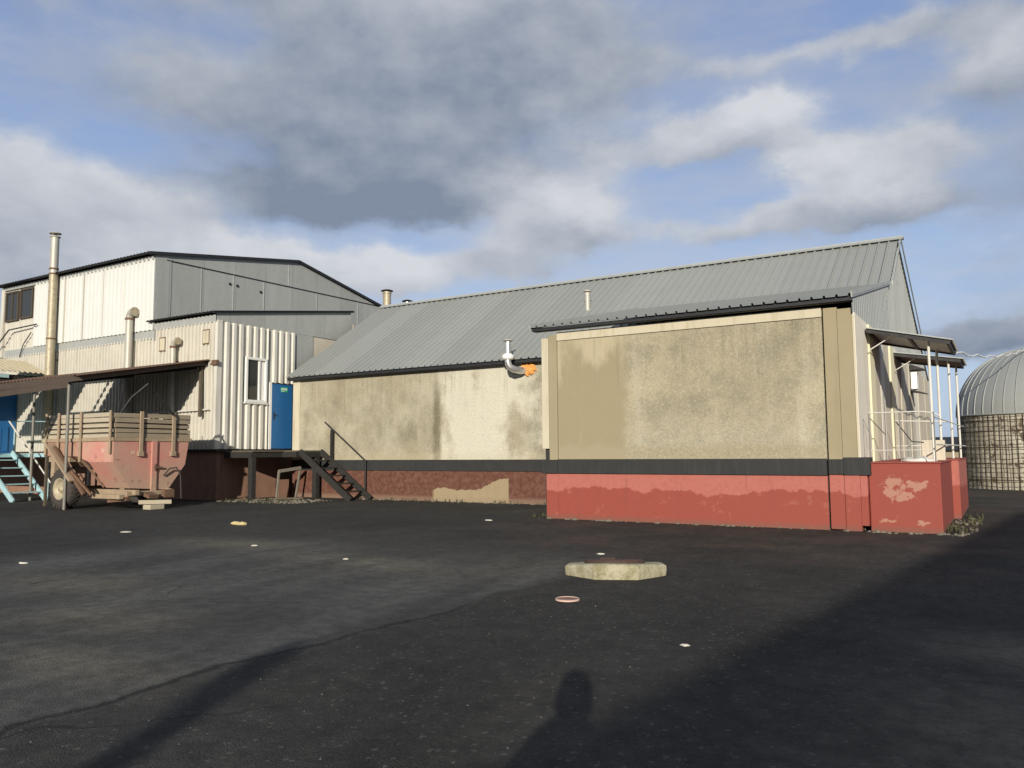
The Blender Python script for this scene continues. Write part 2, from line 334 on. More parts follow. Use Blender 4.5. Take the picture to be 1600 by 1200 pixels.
def render_wall(name, kind):
    """weathered pebbledash panels; kind 'near' or 'long'"""
    m, g, b = new_mat(name); p = g.pos(); x, y, z = g.sep(p)
    big = g.noise(p, .55, 5, .6); mid = g.noise(p, 1.9, 6, .65); fine = g.noise(p, 34, 4, .75); peb = g.vor(p, 48)
    drip = g.noise(g.stretch(p, 2.2, 2.2, .16), 1.2, 5, .6)
    tan, lt, gr = (.335, .297, .208), (.53, .495, .385), (.25, .232, .172)
    c = g.mix(g.step(big, .35, .68), tan, lt if kind == 'long' else (.44, .39, .27))
    c = g.mix(g.math('MULTIPLY', g.step(mid, .44, .70), .75 if kind == 'near' else .5), c, gr)
    c = g.mix(g.math('MULTIPLY', g.step(drip, .52, .74), .55), c, lt)
    if kind == 'near':
        xn = g.math('ADD', x, g.math('MULTIPLY', g.math('SUBTRACT', g.noise(p, 3.5, 6, .7), .5), .45))
        low = g.math('SUBTRACT', 1.0, g.step(g.math('ADD', z, g.math('MULTIPLY', big, 1.8)), 2.3, 3.3))
        c = g.mix(g.math('MULTIPLY', low, .30), c, lt)
        pat = g.math('SUBTRACT', 1.0, g.step(xn, -6.92, -6.66))              # newly floated patch on the left
        smooth = g.mix(g.step(g.math('ADD', g.noise(g.stretch(p, 1.6, 1, .5), 1.1, 5, .55), g.math('MULTIPLY', g.math('SUBTRACT', z, 3.0), .12)), .46, .62), (.31, .262, .168), (.43, .375, .255))
        c = g.mix(pat, c, smooth)
        bot = g.math('SUBTRACT', 1.0, g.step(g.math('ADD', z, g.math('MULTIPLY', mid, .5)), 1.75, 1.95))
        c = g.mix(g.math('MULTIPLY', bot, .7), c, (.34, .295, .195))
        rough_amt = g.math('SUBTRACT', 1.0, g.math('MULTIPLY', pat, .85))
    else:
        # soot run under a joint, pale floated right half, dark feet
        jn = g.math('ABSOLUTE', g.math('ADD', g.math('ADD', x, 14.95), g.math('MULTIPLY', g.math('SUBTRACT', mid, .5), .25)))
        run = g.math('MULTIPLY', g.math('SUBTRACT', 1.0, g.step(jn, .05, .22)), g.math('SUBTRACT', 1.0, g.step(z, 2.9, 4.1)))
        pale = g.step(x, -15.1, -14.6)
        c = g.mix(g.math('MULTIPLY', g.math('SUBTRACT', 1.0, pale), .35), c, (.30, .265, .18))
        wash = g.math('MULTIPLY', pale, g.step(g.math('ADD', g.noise(g.stretch(p, .8, 1, .6), .9, 6, .62), g.math('MULTIPLY', g.math('SUBTRACT', 1.0, g.step(g.math('ABSOLUTE', g.math('ADD', x, 13.4)), .6, 2.0)), .16)), .46, .62))
        c = g.mix(g.math('MULTIPLY', wash, .85), c, (.64, .61, .50))
        smear = g.math('MULTIPLY', g.math('MULTIPLY', g.step(g.noise(g.stretch(p, 1.3, 1, .75), .9, 8, .72), .42, .74), g.math('SUBTRACT', 1.0, pale)), g.math('SUBTRACT', 1.0, g.step(g.math('ABSOLUTE', g.math('SUBTRACT', z, 2.6)), .5, 1.1)))
        c = g.mix(g.math('MULTIPLY', smear, .7), c, (.165, .152, .108))
        c = g.mix(g.math('MULTIPLY', run, .8), c, (.15, .13, .085))
        edge = g.math('MULTIPLY', g.step(x, -12.0, -11.2), g.step(mid, .3, .6))
        c = g.mix(g.math('MULTIPLY', edge, .6), c, (.20, .185, .125))
        foot = g.math('SUBTRACT', 1.0, g.step(g.math('ADD', z, g.math('MULTIPLY', mid, .9)), 1.75, 2.1))
        c = g.mix(g.math('MULTIPLY', foot, .35), c, (.50, .44, .30))
        rough_amt = 1.0
    grain = g.noise(p, 19, 4, .7)
    c = g.mix(g.math('MULTIPLY', g.math('MULTIPLY', g.step(grain, .52, .68), rough_amt), .32), c, (.58, .53, .40))
    c = g.mix(g.math('MULTIPLY', g.math('MULTIPLY', g.step(g.math('SUBTRACT', 1.0, grain), .52, .68), rough_amt), .30), c, (.18, .16, .11))
    c = g.mix(g.math('MULTIPLY', g.math('MULTIPLY', g.step(fine, .5, .75), rough_amt), .35), c, (.14, .12, .08))
    runs = g.math('MULTIPLY', g.step(g.noise(g.stretch(p, 7, 7, .22), 1.0, 5, .7), .50, .72), g.step(g.math('ADD', z, g.math('MULTIPLY', mid, 1.2)), 3.0, 4.6))
    c = g.mix(g.math('MULTIPLY', runs, .55), c, (.16, .145, .10))
    h = g.math('MULTIPLY', g.math('ADD', g.math('MULTIPLY', peb, -1.0), fine), rough_amt)
    fin(g, b, c, .95, 0, g.bump(h, .65, .014), .15)
    return m

def two_tone_red(name, light, dark, zl, amp, peel=None, peelk=0.0, peel_scale=1.3, seed=0.0, bumpk=.15, spots=()):
    """plinth paint: faded above, darker fresher coat with a ragged upper edge below, flaking patches"""
    m, g, b = new_mat(name); p = g.vmath('ADD', g.pos(), (seed, seed*.7, 0)); x, y, z = g.sep(p)
    big = g.noise(g.stretch(p, 1, 1, .25), 1.0, 5, .62); fine = g.noise(p, 12, 5, .65)
    edge = g.math('ADD', g.math('ADD', z, g.math('MULTIPLY', g.math('SUBTRACT', big, .5), amp)), g.math('MULTIPLY', g.math('SUBTRACT', g.noise(p, 4.5, 5, .6), .5), .22))
    f = g.step(edge, zl-.02, zl+.02)
    c = g.mix(f, dark, light)
    c = g.mix(g.math('MULTIPLY', g.step(fine, .4, .7), .22), c, tuple(v*.8 for v in dark))
    if peel:
        pn = g.noise(p, peel_scale, 7, .68); pf = g.step(pn, .60, .625)
        if spots:
            tot = 0.0
            for (qx, qz, rx, rz_) in spots:
                r2 = g.math('ADD', g.math('POWER', g.math('MULTIPLY', g.math('SUBTRACT', x, qx), 1/rx), 2.0), g.math('POWER', g.math('MULTIPLY', g.math('SUBTRACT', z, qz), 1/rz_), 2.0))
                tot = g.math('ADD', tot, g.math('EXPONENT', g.math('MULTIPLY', r2, -1.0)))
            pf = g.step(g.math('ADD', g.math('MULTIPLY', tot, .27), g.noise(p, 6.5, 7, .7)), .70, .74)
        c = g.mix(g.math('MULTIPLY', pf, peelk), c, peel)
    low = g.math('SUBTRACT', 1.0, g.step(g.math('ADD', z, g.math('MULTIPLY', fine, .22)), .10, .26))
    c = g.mix(g.math('MULTIPLY', low, .6), c, (.15, .095, .07))
    c = g.mix(g.math('MULTIPLY', g.step(g.noise(g.stretch(p, 6, 6, .4), 1.1, 5, .7), .55, .75), .3), c, (.16, .06, .045))
    fin(g, b, c, .7, 0, g.bump(g.noise(p, 40, 4, .7), bumpk, .01), .3)
    return m

def dusty_tub():
    m, g, b = new_mat('faded_tub_paint'); p = g.pos(); x, y, z = g.sep(p)
    n = g.noise(p, 1.3, 5, .6); f = g.noise(p, 7, 5, .65)
    c = g.mix(g.step(n, .35, .68), (.52, .235, .19), (.48, .29, .22))
    dust = g.math('ADD', g.math('SUBTRACT', 1.25, z), g.math('MULTIPLY', g.math('SUBTRACT', n, .5), 1.6))
    c = g.mix(g.math('MULTIPLY', g.step(dust, -.1, .7), .7), c, (.40, .30, .21))
    c = g.mix(g.math('MULTIPLY', g.step(x, -21.6, -22.1), .7), c, (.30, .20, .13))
    c = g.mix(g.math('MULTIPLY', g.step(f, .60, .70), .6), c, (.22, .085, .065))
    c = g.mix(g.math('MULTIPLY', g.step(g.noise(p, 3.1, 5, .6), .62, .68), .5), c, (.26, .10, .08))
    fin(g, b, c, .75, 0, g.bump(f, .12, .01), .25)
    return m

def rust_plinth():
    m, g, b = new_mat('peeling_brown_paint'); p = g.pos(); x, y, z = g.sep(p)
    a = g.noise(p, 7, 6, .7); a2 = g.noise(p, 1.2, 6, .6)
    c = g.mix(g.step(a, .35, .7), (.105, .042, .030), (.17, .085, .06))
    c = g.mix(g.math('MULTIPLY', g.step(g.noise(p, 18, 5, .7), .58, .72), .55), c, (.30, .21, .15))
    top = g.math('ADD', .34, g.math('MULTIPLY', g.step(x, -13.6, -12.6), .32))
    up = g.math('ADD', top, g.math('MULTIPLY', g.math('SUBTRACT', a2, .5), .75))
    bare = g.math('MULTIPLY', g.math('MULTIPLY', g.step(x, -15.15, -15.0), g.math('SUBTRACT', 1.0, g.step(x, -12.35, -12.3))), g.math('SUBTRACT', 1.0, g.step(z, g.math('SUBTRACT', up, .02), up)))
    c = g.mix(bare, c, g.mix(a, (.26, .20, .12), (.36, .29, .18)))
    low = g.math('SUBTRACT', 1.0, g.step(g.math('ADD', z, g.math('MULTIPLY', a, .3)), .22, .34))
    c = g.mix(g.math('MULTIPLY', low, .45), c, (.28, .21, .15))
    fin(g, b, c, .85, 0, g.bump(a, .4, .012), .2)
    return m

def mossy_concrete():
    m, g, b = new_mat('mossy_concrete'); p = g.pos(); x, y, z = g.sep(p)
    n = g.noise(p, 3.2, 5, .6); f = g.noise(p, 26, 5, .7); st = g.noise(g.stretch(p, 4, 4, 2.2), 1.5, 6, .7)
    c = g.mix(n, (.36, .33, .22), (.50, .46, .33))
    c = g.mix(g.math('MULTIPLY', g.step(st, .42, .66), .75), c, (.20, .185, .09))
    c = g.mix(g.math('MULTIPLY', g.step(f, .5, .7), .5), c, (.16, .145, .10))
    c = g.mix(g.math('MULTIPLY', g.step(g.noise(p, 60, 3, .6), .60, .70), .6), c, (.10, .09, .07))
    fin(g, b, c, .95, 0, g.bump(f, .6, .02), .2); return m

def stone_blocks():
    m, g, b = new_mat('silo_block_wall'); p = g.pos(); x, y, z = g.sep(p)
    ang = g.math('ARCTAN2', g.math('SUBTRACT', y, 36.7), g.math('SUBTRACT', x, 1.30))
    wv = g.noise(p, 2.2, 3, .5)
    uvw = g.comb(g.math('ADD', g.math('MULTIPLY', ang, 2.95), g.math('MULTIPLY', wv, .16)), g.math('ADD', z, g.math('MULTIPLY', wv, .12)), 0.0)
    br = g.N.new('ShaderNodeTexBrick'); g.put(br.inputs['Vector'], uvw)
    br.inputs['Scale'].default_value = 1.0; br.inputs['Brick Width'].default_value = .26; br.inputs['Row Height'].default_value = .17
    br.inputs['Mortar Size'].default_value = .016; br.inputs['Mortar Smooth'].default_value = .3; br.offset = 0.0
    g.put(br.inputs['Color1'], (.52, .49, .40)); g.put(br.inputs['Color2'], (.38, .35, .28)); g.put(br.inputs['Mortar'], (.10, .085, .065))
    n = g.noise(p, 2.6, 7, .72); n2 = g.noise(p, 1.2, 5, .6)
    c = g.mix(g.step(n, .545, .60), br.outputs['Color'], (.095, .075, .055))
    c = g.mix(g.math('MULTIPLY', g.step(n2, .4, .65), .35), c, (.24, .20, .13))
    fin(g, b, c, .95, 0, g.bump(g.math('SUBTRACT', g.noise(p, 12, 4), br.outputs['Fac']), .7, .03), .15); return m

M = {}
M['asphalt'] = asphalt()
M['soil'] = painted('dry_soil', (.10, .085, .055), .3, .95, scale=.8, streak=False, bumpk=.5)
M['wall_near'] = render_wall('pebbledash_near', 'near'); M['wall_long'] = render_wall('pebbledash_long', 'long')
M['smooth_tan'] = painted('smooth_tan_render', (.32, .272, .172), .12, .9, scale=1.6, dirt=(.25, .21, .13), dirtk=.4, bumpk=.15)
M['cream_conc'] = painted('cream_concrete', (.54, .49, .365), .12, .9, scale=2.5, dirt=(.34, .27, .16), dirtk=.5, bumpk=.25)
M['red'] = two_tone_red('red_plinth_paint', (.41, .135, .105), (.285, .066, .046), .66, .50, (.41, .16, .12), .3, 3.0)
M['red_porch'] = two_tone_red('red_porch_paint', (.37, .115, .09), (.28, .064, .046), 1.9, .4, (.42, .235, .165), .75, 1.9, 0.0, .15, ((-1.72, .88, .26, .17), (-1.30, .84, .22, .12), (-1.75, .20, .25, .08), (-1.25, .17, .14, .10), (-1.55, .62, .3, .14)))
M['brown'] = rust_plinth()
M['brown_dark'] = painted('brown_plinth', (.27, .155, .105), .25, .85, scale=2.2, dirt=(.08, .04, .03), dirtk=.5, bumpk=.3)
M['band'] = painted('black_bitumen_band', (.028, .029, .028), .35, .75, scale=3, dirt=(.07, .07, .066), dirtk=.3, bumpk=.3)
M['roof'] = metal_sheet('grey_roof_sheet', (.305, .318, .298), .06, .5, .08, (.5, .9, .9), (.265, .27, .255), .3, (0, 1.25, .07, (7, .35, .35)))
M['roof_edge'] = painted('dark_roof_edge', (.022, .024, .027), .2, .55, scale=4, streak=False)
M['gable'] = metal_sheet('grey_gable_sheet', (.39, .405, .38), .16, .45, .10, (1.5, 1.5, .25), (.29, .305, .29), .5, (1, 1.45, .06, (3, 3, .25)))
M['white_sheet'] = painted('white_profile_sheet', (.66, .665, .635), .05, .5, scale=1.2, dirt=(.55, .5, .40), dirtk=.18)
M['old_sheet'] = painted('weathered_corrugated_sheet', (.56, .535, .46), .14, .65, scale=1.8, dirt=(.26, .21, .14), dirtk=.5)
M['side_sheet'] = painted('cream_corrugated_sheet', (.62, .605, .54), .10, .6, scale=1.5, dirt=(.26, .21, .15), dirtk=.4)
M['white'] = painted('white_plastic', (.78, .78, .74), .04, .4, scale=3, dirtk=.1)
M['blue'] = painted('blue_door_paint', (.022, .13, .33), .10, .45, scale=1.6, dirt=(.05, .10, .2), dirtk=.3)
M['mint'] = painted('mint_paint', (.35, .54, .57), .15, .6, scale=4, dirt=(.20, .17, .11), dirtk=.5)
M['galv'] = metal_sheet('galvanised_pipe', (.47, .45, .385), .14, .5, .25, (1, 1, 1), (.5, .48, .40), .4)
M['old_pipe'] = metal_sheet('stained_pipe', (.40, .355, .25), .3, .5, .25, (1.5, 1.5, .6), (.20, .12, .05), .6)
M['shiny'] = metal_sheet('bright_galvanised', (.74, .74, .72), .08, .3, .75, (1, 1, 1), (.6, .6, .58), .3)
M['dark_metal'] = painted('dark_metal', (.030, .030, .032), .3, .5, .3, 5, dirtk=.3)
M['rust'] = painted('rusty_steel', (.16, .095, .06), .4, .8, .1, 6, dirt=(.07, .035, .02), dirtk=.5, bumpk=.3)
M['dusty_steel'] = painted('dusty_brown_steel', (.34, .26, .175), .3, .85, .0, 5, dirt=(.12, .07, .045), dirtk=.5, bumpk=.2)
M['grey_steel'] = painted('grey_steel_pipe', (.22, .21, .18), .2, .6, .2, 5, dirtk=.3)
M['white_steel'] = painted('white_painted_steel', (.62, .61, .55), .1, .55, 0, 5, dirt=(.35, .28, .19), dirtk=.4)
M['tub'] = dusty_tub()
M['wood_grey'] = wood('weathered_grey_planks', (.64, .57, .43), (.20, .165, .115), (.6, 14, 22))
M['wood_end'] = wood('weathered_end_planks', (.50, .42, .30), (.09, .07, .047), (14, .6, 22))  # end planks darker: the weaker light on that face put into the colour
M['wood_dark'] = wood('tarred_timber', (.048, .045, .040), (.012, .012, .012), (3, 3, 3))
M['wood_deck'] = wood('worn_deck_timber', (.17, .14, .10), (.05, .042, .032), (2, 8, 8))
M['wood_brown'] = wood('brown_fascia_board', (.20, .155, .125), (.10, .075, .06), (14, .5, 14))
M['asbestos'] = painted('lichen_fibre_cement', (.47, .41, .28), .18, .9, scale=3.2, dirt=(.22, .17, .10), dirtk=.5, bumpk=.3)
M['rubber'] = painted('tyre_rubber', (.050, .044, .038), .3, .85, scale=7, streak=False, dirtk=0, bumpk=.4)
M['rim'] = painted('dusty_rim', (.40, .35, .24), .2, .6, .2, 7, dirtk=.4)
M['conc'] = mossy_concrete()
M['blocks'] = stone_blocks()
M['dome'] = metal_sheet('silo_dome_sheet', (.285, .298, .285), .08, .45, .1, (.4, .4, .4), (.27, .285, .275), .4)
M['foam'] = painted('orange_foam', (.72, .33, .09), .3, .9, scale=12, streak=False, bumpk=.8)
M['glass'], _g, _b = new_mat('window_glass'); fin(_g, _b, (.035, .038, .036), .08, 0, None, .9)
M['green'] = painted('green_sign', (.03, .38, .20), .05, .5, scale=4, streak=False)
M['paper'] = painted('pale_scrap', (.66, .62, .52), .15, .8, scale=9, streak=False)
M['pink_lid'] = painted('faded_pink_plastic', (.55, .38, .30), .2, .6, scale=9, streak=False)
M['yellow'] = painted('straw_rag', (.62, .50, .24), .25, .95, scale=9, streak=False, bumpk=.6)
M['cloth'] = painted('dark_coat', (.03, .032, .04), .2, .9, scale=9, streak=False)
M['denim'] = painted('dark_trousers', (.03, .04, .07), .2, .9, scale=9, streak=False)
M['skin'] = painted('skin', (.55, .34, .25), .08, .55, scale=5, streak=False)
M['hair'] = painted('brown_hair', (.05, .03, .02), .3, .7, scale=20, streak=False)
M['stone'] = painted('rubble_stone', (.17, .152, .115), .5, .95, scale=6, streak=False, bumpk=.5)
M['old_frame'] = painted('grimy_old_frame', (.20, .18, .14), .35, .9, scale=8, dirt=(.06, .05, .04), dirtk=.6)
M['lid'] = painted('dark_iron_lid', (.075, .045, .035), .4, .8, .1, 9, dirt=(.03, .02, .018), dirtk=.5, bumpk=.3)
M['lid_disc'] = painted('faded_brown_plastic', (.27, .15, .115), .3, .7, scale=12, streak=False)
M['wire'] = painted('dark_wire', (.07, .05, .035), .3, .8, 0, 6, dirtk=.2)
M['grit'] = painted('asphalt_grit', (.14, .135, .12), .35, .95, scale=6, streak=False)
M['weed'] = painted('dry_weed', (.085, .085, .040), .4, .9, scale=12, streak=False)
M['letter'] = painted('chalky_lettering', (.66, .52, .42), .1, .8, scale=9, streak=False)
M['sack'] = painted('white_sack', (.72, .68, .62), .12, .9, scale=6, streak=False, bumpk=.4)

# ------------------------------------------------------------------ ground
def ground_z(x, y):
    if y < 11:
        k = min(1.0, (11-y)/3)
    else: k = 0.0
    return k*(.016*math.sin(x*.9+y*.35+1.0)+.012*math.sin(x*.45-y*.8)+.008*math.sin(2.1*x+1.3*y))-k*.015
mb = MB(); nx, ny = 170, 150; X0, X1, Y0, Y1 = -42, 26, -26, 50
mb.add([(X0+(X1-X0)*i/nx, Y0+(Y1-Y0)*j/ny, ground_z(X0+(X1-X0)*i/nx, Y0+(Y1-Y0)*j/ny)) for j in range(ny+1) for i in range(nx+1)],
       [(j*(nx+1)+i, j*(nx+1)+i+1, (j+1)*(nx+1)+i+1, (j+1)*(nx+1)+i) for j in range(ny) for i in range(nx)], True)
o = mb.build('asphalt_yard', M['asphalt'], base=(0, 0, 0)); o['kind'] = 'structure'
mb = MB(); mb.add([(-900, -900, -.08), (900, -900, -.08), (900, 900, -.08), (-900, 900, -.08)], [(0, 1, 2, 3)])
o = mb.build('ground', M['soil'], base=(0, 0, 0)); o['kind'] = 'structure'

# ------------------------------------------------------------------ long workshop with the big grey roof
XL, XR = -21.25, -2.2
YF, YR, ZR = 19.85, 24.6, 7.42           # front wall, ridge
EY, EZ = 19.58, 4.20                     # eave of the front slope
SL = (ZR-EZ)/(YR-EY)
BY, BZ = 33.4, 4.15                      # rear eave
lw = thing('long_workshop', 'long workshop with steep grey ribbed roof and stained tan walls on a peeling brown plinth', 'building', ((XL+XR)/2, 26, 0))
def poly_wall(mb, pts, ext): return mb.prism(pts, ext)
mb = MB(); mb.box(XL, YF, 1.25, -8.9, YF+.3, 4.22); mb.build('front_wall', M['wall_long'], lw)
mb = MB(); mb.box(XL-.012, YF-.03, 1.30, XL+.33, YF+.31, 4.19); mb.build('corner_strip', M['cream_conc'], lw)
mb = MB(); mb.box(XL-.02, YF-.045, .93, -8.9, YF+.28, 1.275); mb.build('black_band', M['band'], lw, .008)
mb = MB(); mb.box(XL, YF-.01, -.15, -8.9, YF+.27, .93); mb.build('plinth', M['brown'], lw)
mb = MB(); mb.box(XL+.004, YF+.3, -.1, XL+.2, BY, 4.15); mb.box(XL, BY-.25, -.1, XR-.1, BY, 4.15); each(mb, 'rear_wall', M['wall_long'], lw)
# side wall of vertical cladding slabs facing the porch
mb = MB(); ys = [15.74, 17.35, 18.05, 19.0, 19.7, 20.9, 21.7, 22.5, 23.3, 24.4, 25.6, 27.0, 28.4, 29.8, 31.2, 32.4, 33.4]
cream, pale, dirty = MB(), MB(), MB()
for i in range(len(ys)-1):
    t = (cream, pale, dirty)[[1, 0, 2, 1, 2, 0, 1, 2, 2, 2, 2, 1, 2, 2, 2, 2][i]]
    off = [.0, .035, .012, .02, .0, .04, .015, .0, .02, .0, .015, .0, .02, .0, .015, 0][i]
    t.box(XR-.18, ys[i]+.012, 1.14, XR+off, ys[i+1]-.012, 4.02-.012*(i % 3))
M['pale_slab'] = painted('pale_slab', (.74, .70, .60), .1, .8, scale=1.5, dirt=(.36, .30, .2), dirtk=.35)
M['cream_slab'] = painted('cream_slab', (.72, .675, .475), .06, .75, scale=1.5, dirt=(.45, .38, .22), dirtk=.3)
M['dirty_slab'] = painted('dirty_slab', (.56, .51, .41), .2, .85, scale=1.5, dirt=(.20, .16, .10), dirtk=.6)
dirty.box(XR-.22, 15.75, -.1, XR-.02, 33.4, 1.14)
each(cream, 'cream_slab', M['cream_slab'], lw); each(pale, 'pale_slab', M['pale_slab'], lw); each(dirty, 'weathered_slab', M['dirty_slab'], lw)
# gable cladding
def gable_top(y): return EZ+SL*(y-EY) if y < YR else ZR-(ZR-BZ)/(BY-YR)*(y-YR)
mb = MB(); mb.corr((XR-.05, 19.9, 0), (0, 1, 0), (0, 0, 1), BY-19.9, (1, 0, 0), .26, .010, lambda t: 3.9, lambda t: gable_top(19.9+t)-.03, 'rib')
mb.build('gable_cladding', M['gable'], lw)
mb = MB(); mb.prism([(XR-.10, 19.95, 3.9), (XR-.10, BY, 3.9), (XR-.10, BY, 4.0), (XR-.10, YR, ZR-.1), (XR-.10, 19.95, 4.3)], (-.1, 0, 0)); mb.build('gable_wall', M['dirty_slab'], lw)
# front roof slope: ribbed sheet, ribs running up the slope
n_f = Vector((0, -SL, 1)).normalized(); v_f = Vector((0, 1, SL)).normalized(); lf = math.hypot(YR-EY, ZR-EZ)
mb = MB(); mb.corr((XL-.12, EY-.05, EZ-.03), (1, 0, 0), v_f, XR+.12-XL, n_f, .25, .045, lambda t: 0, lambda t: lf+.02, 'rib', 1, .006)
rf = mb.build('roof', M['roof'], lw)
sb = -(ZR-BZ)/(BY-YR); n_b = Vector((0, -sb, 1)).normalized(); v_b = Vector((0, 1, sb)).normalized()
mb = MB(); mb.corr((XL-.12, YR, ZR), (1, 0, 0), v_b, XR+.12-XL, n_b, .25, .045, lambda t: 0, lambda t: math.hypot(BY-YR, ZR-BZ)+.25, 'rib', 1, .006)
mb.build('roof', M['roof'], lw)
mb = MB()
for (v_, n_) in ((-v_f, n_f), (v_b, n_b)):
    a = Vector((XL-.13, YR, ZR+.036))+n_*.05; bq = a+v_*.17; x_ = Vector((XR-XL+.27, 0, 0))
    mb.add([a, a+x_, bq+x_, bq, a-n_*.008, a+x_-n_*.008, bq+x_-n_*.012, bq-n_*.012], [(0, 1, 2, 3), (7, 6, 5, 4), (3, 2, 6, 7), (0, 3, 7, 4), (1, 5, 6, 2), (0, 4, 5, 1)])
mb.tube([(XL-.13, YR, ZR+.085), (XR+.14, YR, ZR+.085)], .028, 8)
mb.build('ridge_cap', M['gable'], rf)
mb = MB()                                      # verge flashing on the gable end
for (a, bq) in (((21.9, EZ+SL*(21.9-EY)+.03), (YR, ZR+.05)), ((YR, ZR+.05), (BY+.2, BZ-.05))):
    mb.mark(); mb.add([(XR+.06, a[0], a[1]-.07), (XR+.06, bq[0], bq[1]-.07), (XR+.06, bq[0], bq[1]+.03), (XR+.06, a[0], a[1]+.03),
            (XR+.085, a[0], a[1]-.07), (XR+.085, bq[0], bq[1]-.07), (XR+.085, bq[0], bq[1]+.03), (XR+.085, a[0], a[1]+.03)],
           [(3, 2, 1, 0), (4, 5, 6, 7), (0, 1, 5, 4), (3, 7, 6, 2), (0, 4, 7, 3), (1, 2, 6, 5)])
each(mb, 'verge_flashing', M['gable'], rf)
mb = MB(); mb.box(XL-.08, EY+.015, EZ-.125, -8.95, EY+.045, EZ-.035); mb.build('dark_eave_strip', M['roof_edge'], rf)
mb = MB(); mb.box(XL-.08, EY+.05, EZ-.135, -8.95, YF-.02, EZ-.105); mb.build('soffit', M['roof_edge'], rf)

# ------------------------------------------------------------------ near annex
NX0, NX1, NY = -8.84, -2.24, 15.72
an = thing('annex', 'low tan annex with bright red plinth and black band in front of the long workshop', 'building', (-5.5, 17.7, 0))
NB = 19.8
mb = MB(); mb.box(-8.44, NY, 1.30, -2.775, NY+.3, 3.97); mb.build('front_panel', M['wall_near'], an)
mb = MB(); mb.box(-8.66, NY-.02, 1.30, -8.452, NY+.3, 4.12); mb.box(-2.745, NY-.012, 1.30, -2.50, NY+.3, 4.14)
mb.box(-2.498, NY-.03, 1.30, -2.245, NY+.28, 4.10); each(mb, 'corner_pilaster', M['smooth_tan'], an, .006)
mb = MB(); mb.box(-8.84, NY-.03, 1.55, -8.668, NY+.25, 4.06); mb.box(-8.45, NY-.022, 3.98, -2.775, NY+.27, 4.17)
mb.box(-2.244, NY-.0, 1.30, -2.21, NY+.31, 3.98); each(mb, 'concrete_lintel', M['cream_conc'], an, .008)
mb = MB(); mb.box(-8.80, NY+.05, -.1, -2.77, NB, 4.05); mb.build('inner_wall', M['band'], an)
mb = MB(); mb.box(-8.82, NY+.30, 1.3, -8.80-.02, NB, 4.1); mb.box(-8.84, NY+.3, -.1, -8.805, NB, 1.3); mb.build('left_wall', M['smooth_tan'], an)
mb = MB(); mb.box(-8.86, NY-.05, 1.0, -8.46, NY+.3, 1.29); mb.box(-8.458, NY-.035, 1.0, -2.78, NY+.3, 1.315); mb.box(-2.752, NY-.045, 1.02, -2.49, NY+.3, 1.30)
mb.box(-2.488, NY-.06, 1.01, -2.04, NY+.32, 1.335); mb.build('black_band', M['band'], an, .008)
mb = MB(); mb.box(-8.76, NY-.0, -.15, -8.462, NY+.3, 1.0); mb.box(-8.46, NY+.006, -.15, -2.785, NY+.3, 1.0)
mb.box(-2.75, NY-.008, .02, -2.488, NY+.3, 1.02); mb.box(-2.486, NY-.03, -.12, -2.22, NY+.3, 1.01); mb.box(-2.218, NY-.026, .10, -2.10, NY+.3, 1.0)
each(mb, 'red_plinth', M['red'], an, .006)
AZ, AS = 4.29, .215
lft = math.hypot(1, AS)
v_a = Vector((0, 1, AS)).normalized(); n_a = Vector((0, -AS, 1)).normalized()
# depth to the junction with the long roof
yj = (AZ-EZ-AS*15.45+SL*EY)/(SL-AS)
la = (yj-15.45+.05)*lft
mb = MB(); mb.corr((-9.0, 15.45, AZ), (1, 0, 0), v_a, 6.83, n_a, .22, .042, lambda t: 0, lambda t: la, 'rib', 1, .006)
ar = mb.build('roof', M['roof'], an)
mb = MB(); mb.box(-8.98, 15.50, AZ-.08, -2.19, 15.53, AZ-.012); mb.build('dark_eave_strip', M['roof_edge'], ar)  # solid dark strip stands in for the shade under the sheet edge
mb = MB(); mb.box(-8.96, 15.535, AZ-.09, -2.2, NY-.06, AZ-.06); mb.build('soffit', M['roof_edge'], ar)
mb = MB()
for xx in (-9.0, -2.19):
    a = Vector((xx, 15.45, AZ)); bq = a+v_a*la
    mb.beam(a+n_a*.02, bq+n_a*.02, .03, .11, n_a)
each(mb, 'verge_flashing', M['gable'], ar)
# triangular cheek of ribbed sheet between annex roof and long roof, right end
mb = MB(); mb.corr((XR-.02, 15.62, 0), (0, 1, 0), (0, 0, 1), 6.0, (1, 0, 0), .26, .008, lambda t: 4.0, lambda t: max(4.03, AZ+AS*(15.62+t-15.45)-.03), 'rib')
mb.build('cheek_cladding', M['gable'], an)
# hose clamp of roof flue
def flue(name, label, base, h, r, cap_r, m=M['galv'], tilt=0.0, grp=None, capm=None, collar=True):
    t = thing(name, label, 'vent pipe', base, grp)
    x, y, z = base; top = (x+tilt*.2, y, z+h)
    MB().tube([(x, y, z), top], r, 18).build('pipe', m, t)
    if collar:
        c = MB(); c.tube([(x, y, z+.02), (x, y, z+.07)], r*1.18, 18); c.tube([(x, y, z+h-.09), (x, y, z+h-.02)], r*1.1, 18); each(c, 'collar', m, t)
    c = MB(); c.lathe((top[0], y, z+h+.05), [(.001, .07), (cap_r*.5, .045), (cap_r, 0), (cap_r, -.02), (.001, -.012)], 20)
    for a in range(3):
        q = 2*math.pi*a/3; c.beam((x+r*.9*math.cos(q), y+r*.9*math.sin(q), z+h-.05), (x+r*.9*math.cos(q), y+r*.9*math.sin(q), z+h+.05), .012, .012)
    cp = c.build('rain_cap', capm or M['dark_metal'], t)
    return t
zz = lambda y: EZ+SL*(y-EY)
flue('roof_vent', 'thin galvanised vent pipe rising from the roof just behind the annex', (-10.9, 22.35, zz(22.35)-.1), .62, .085, .13, M['galv'], capm=M['galv'])
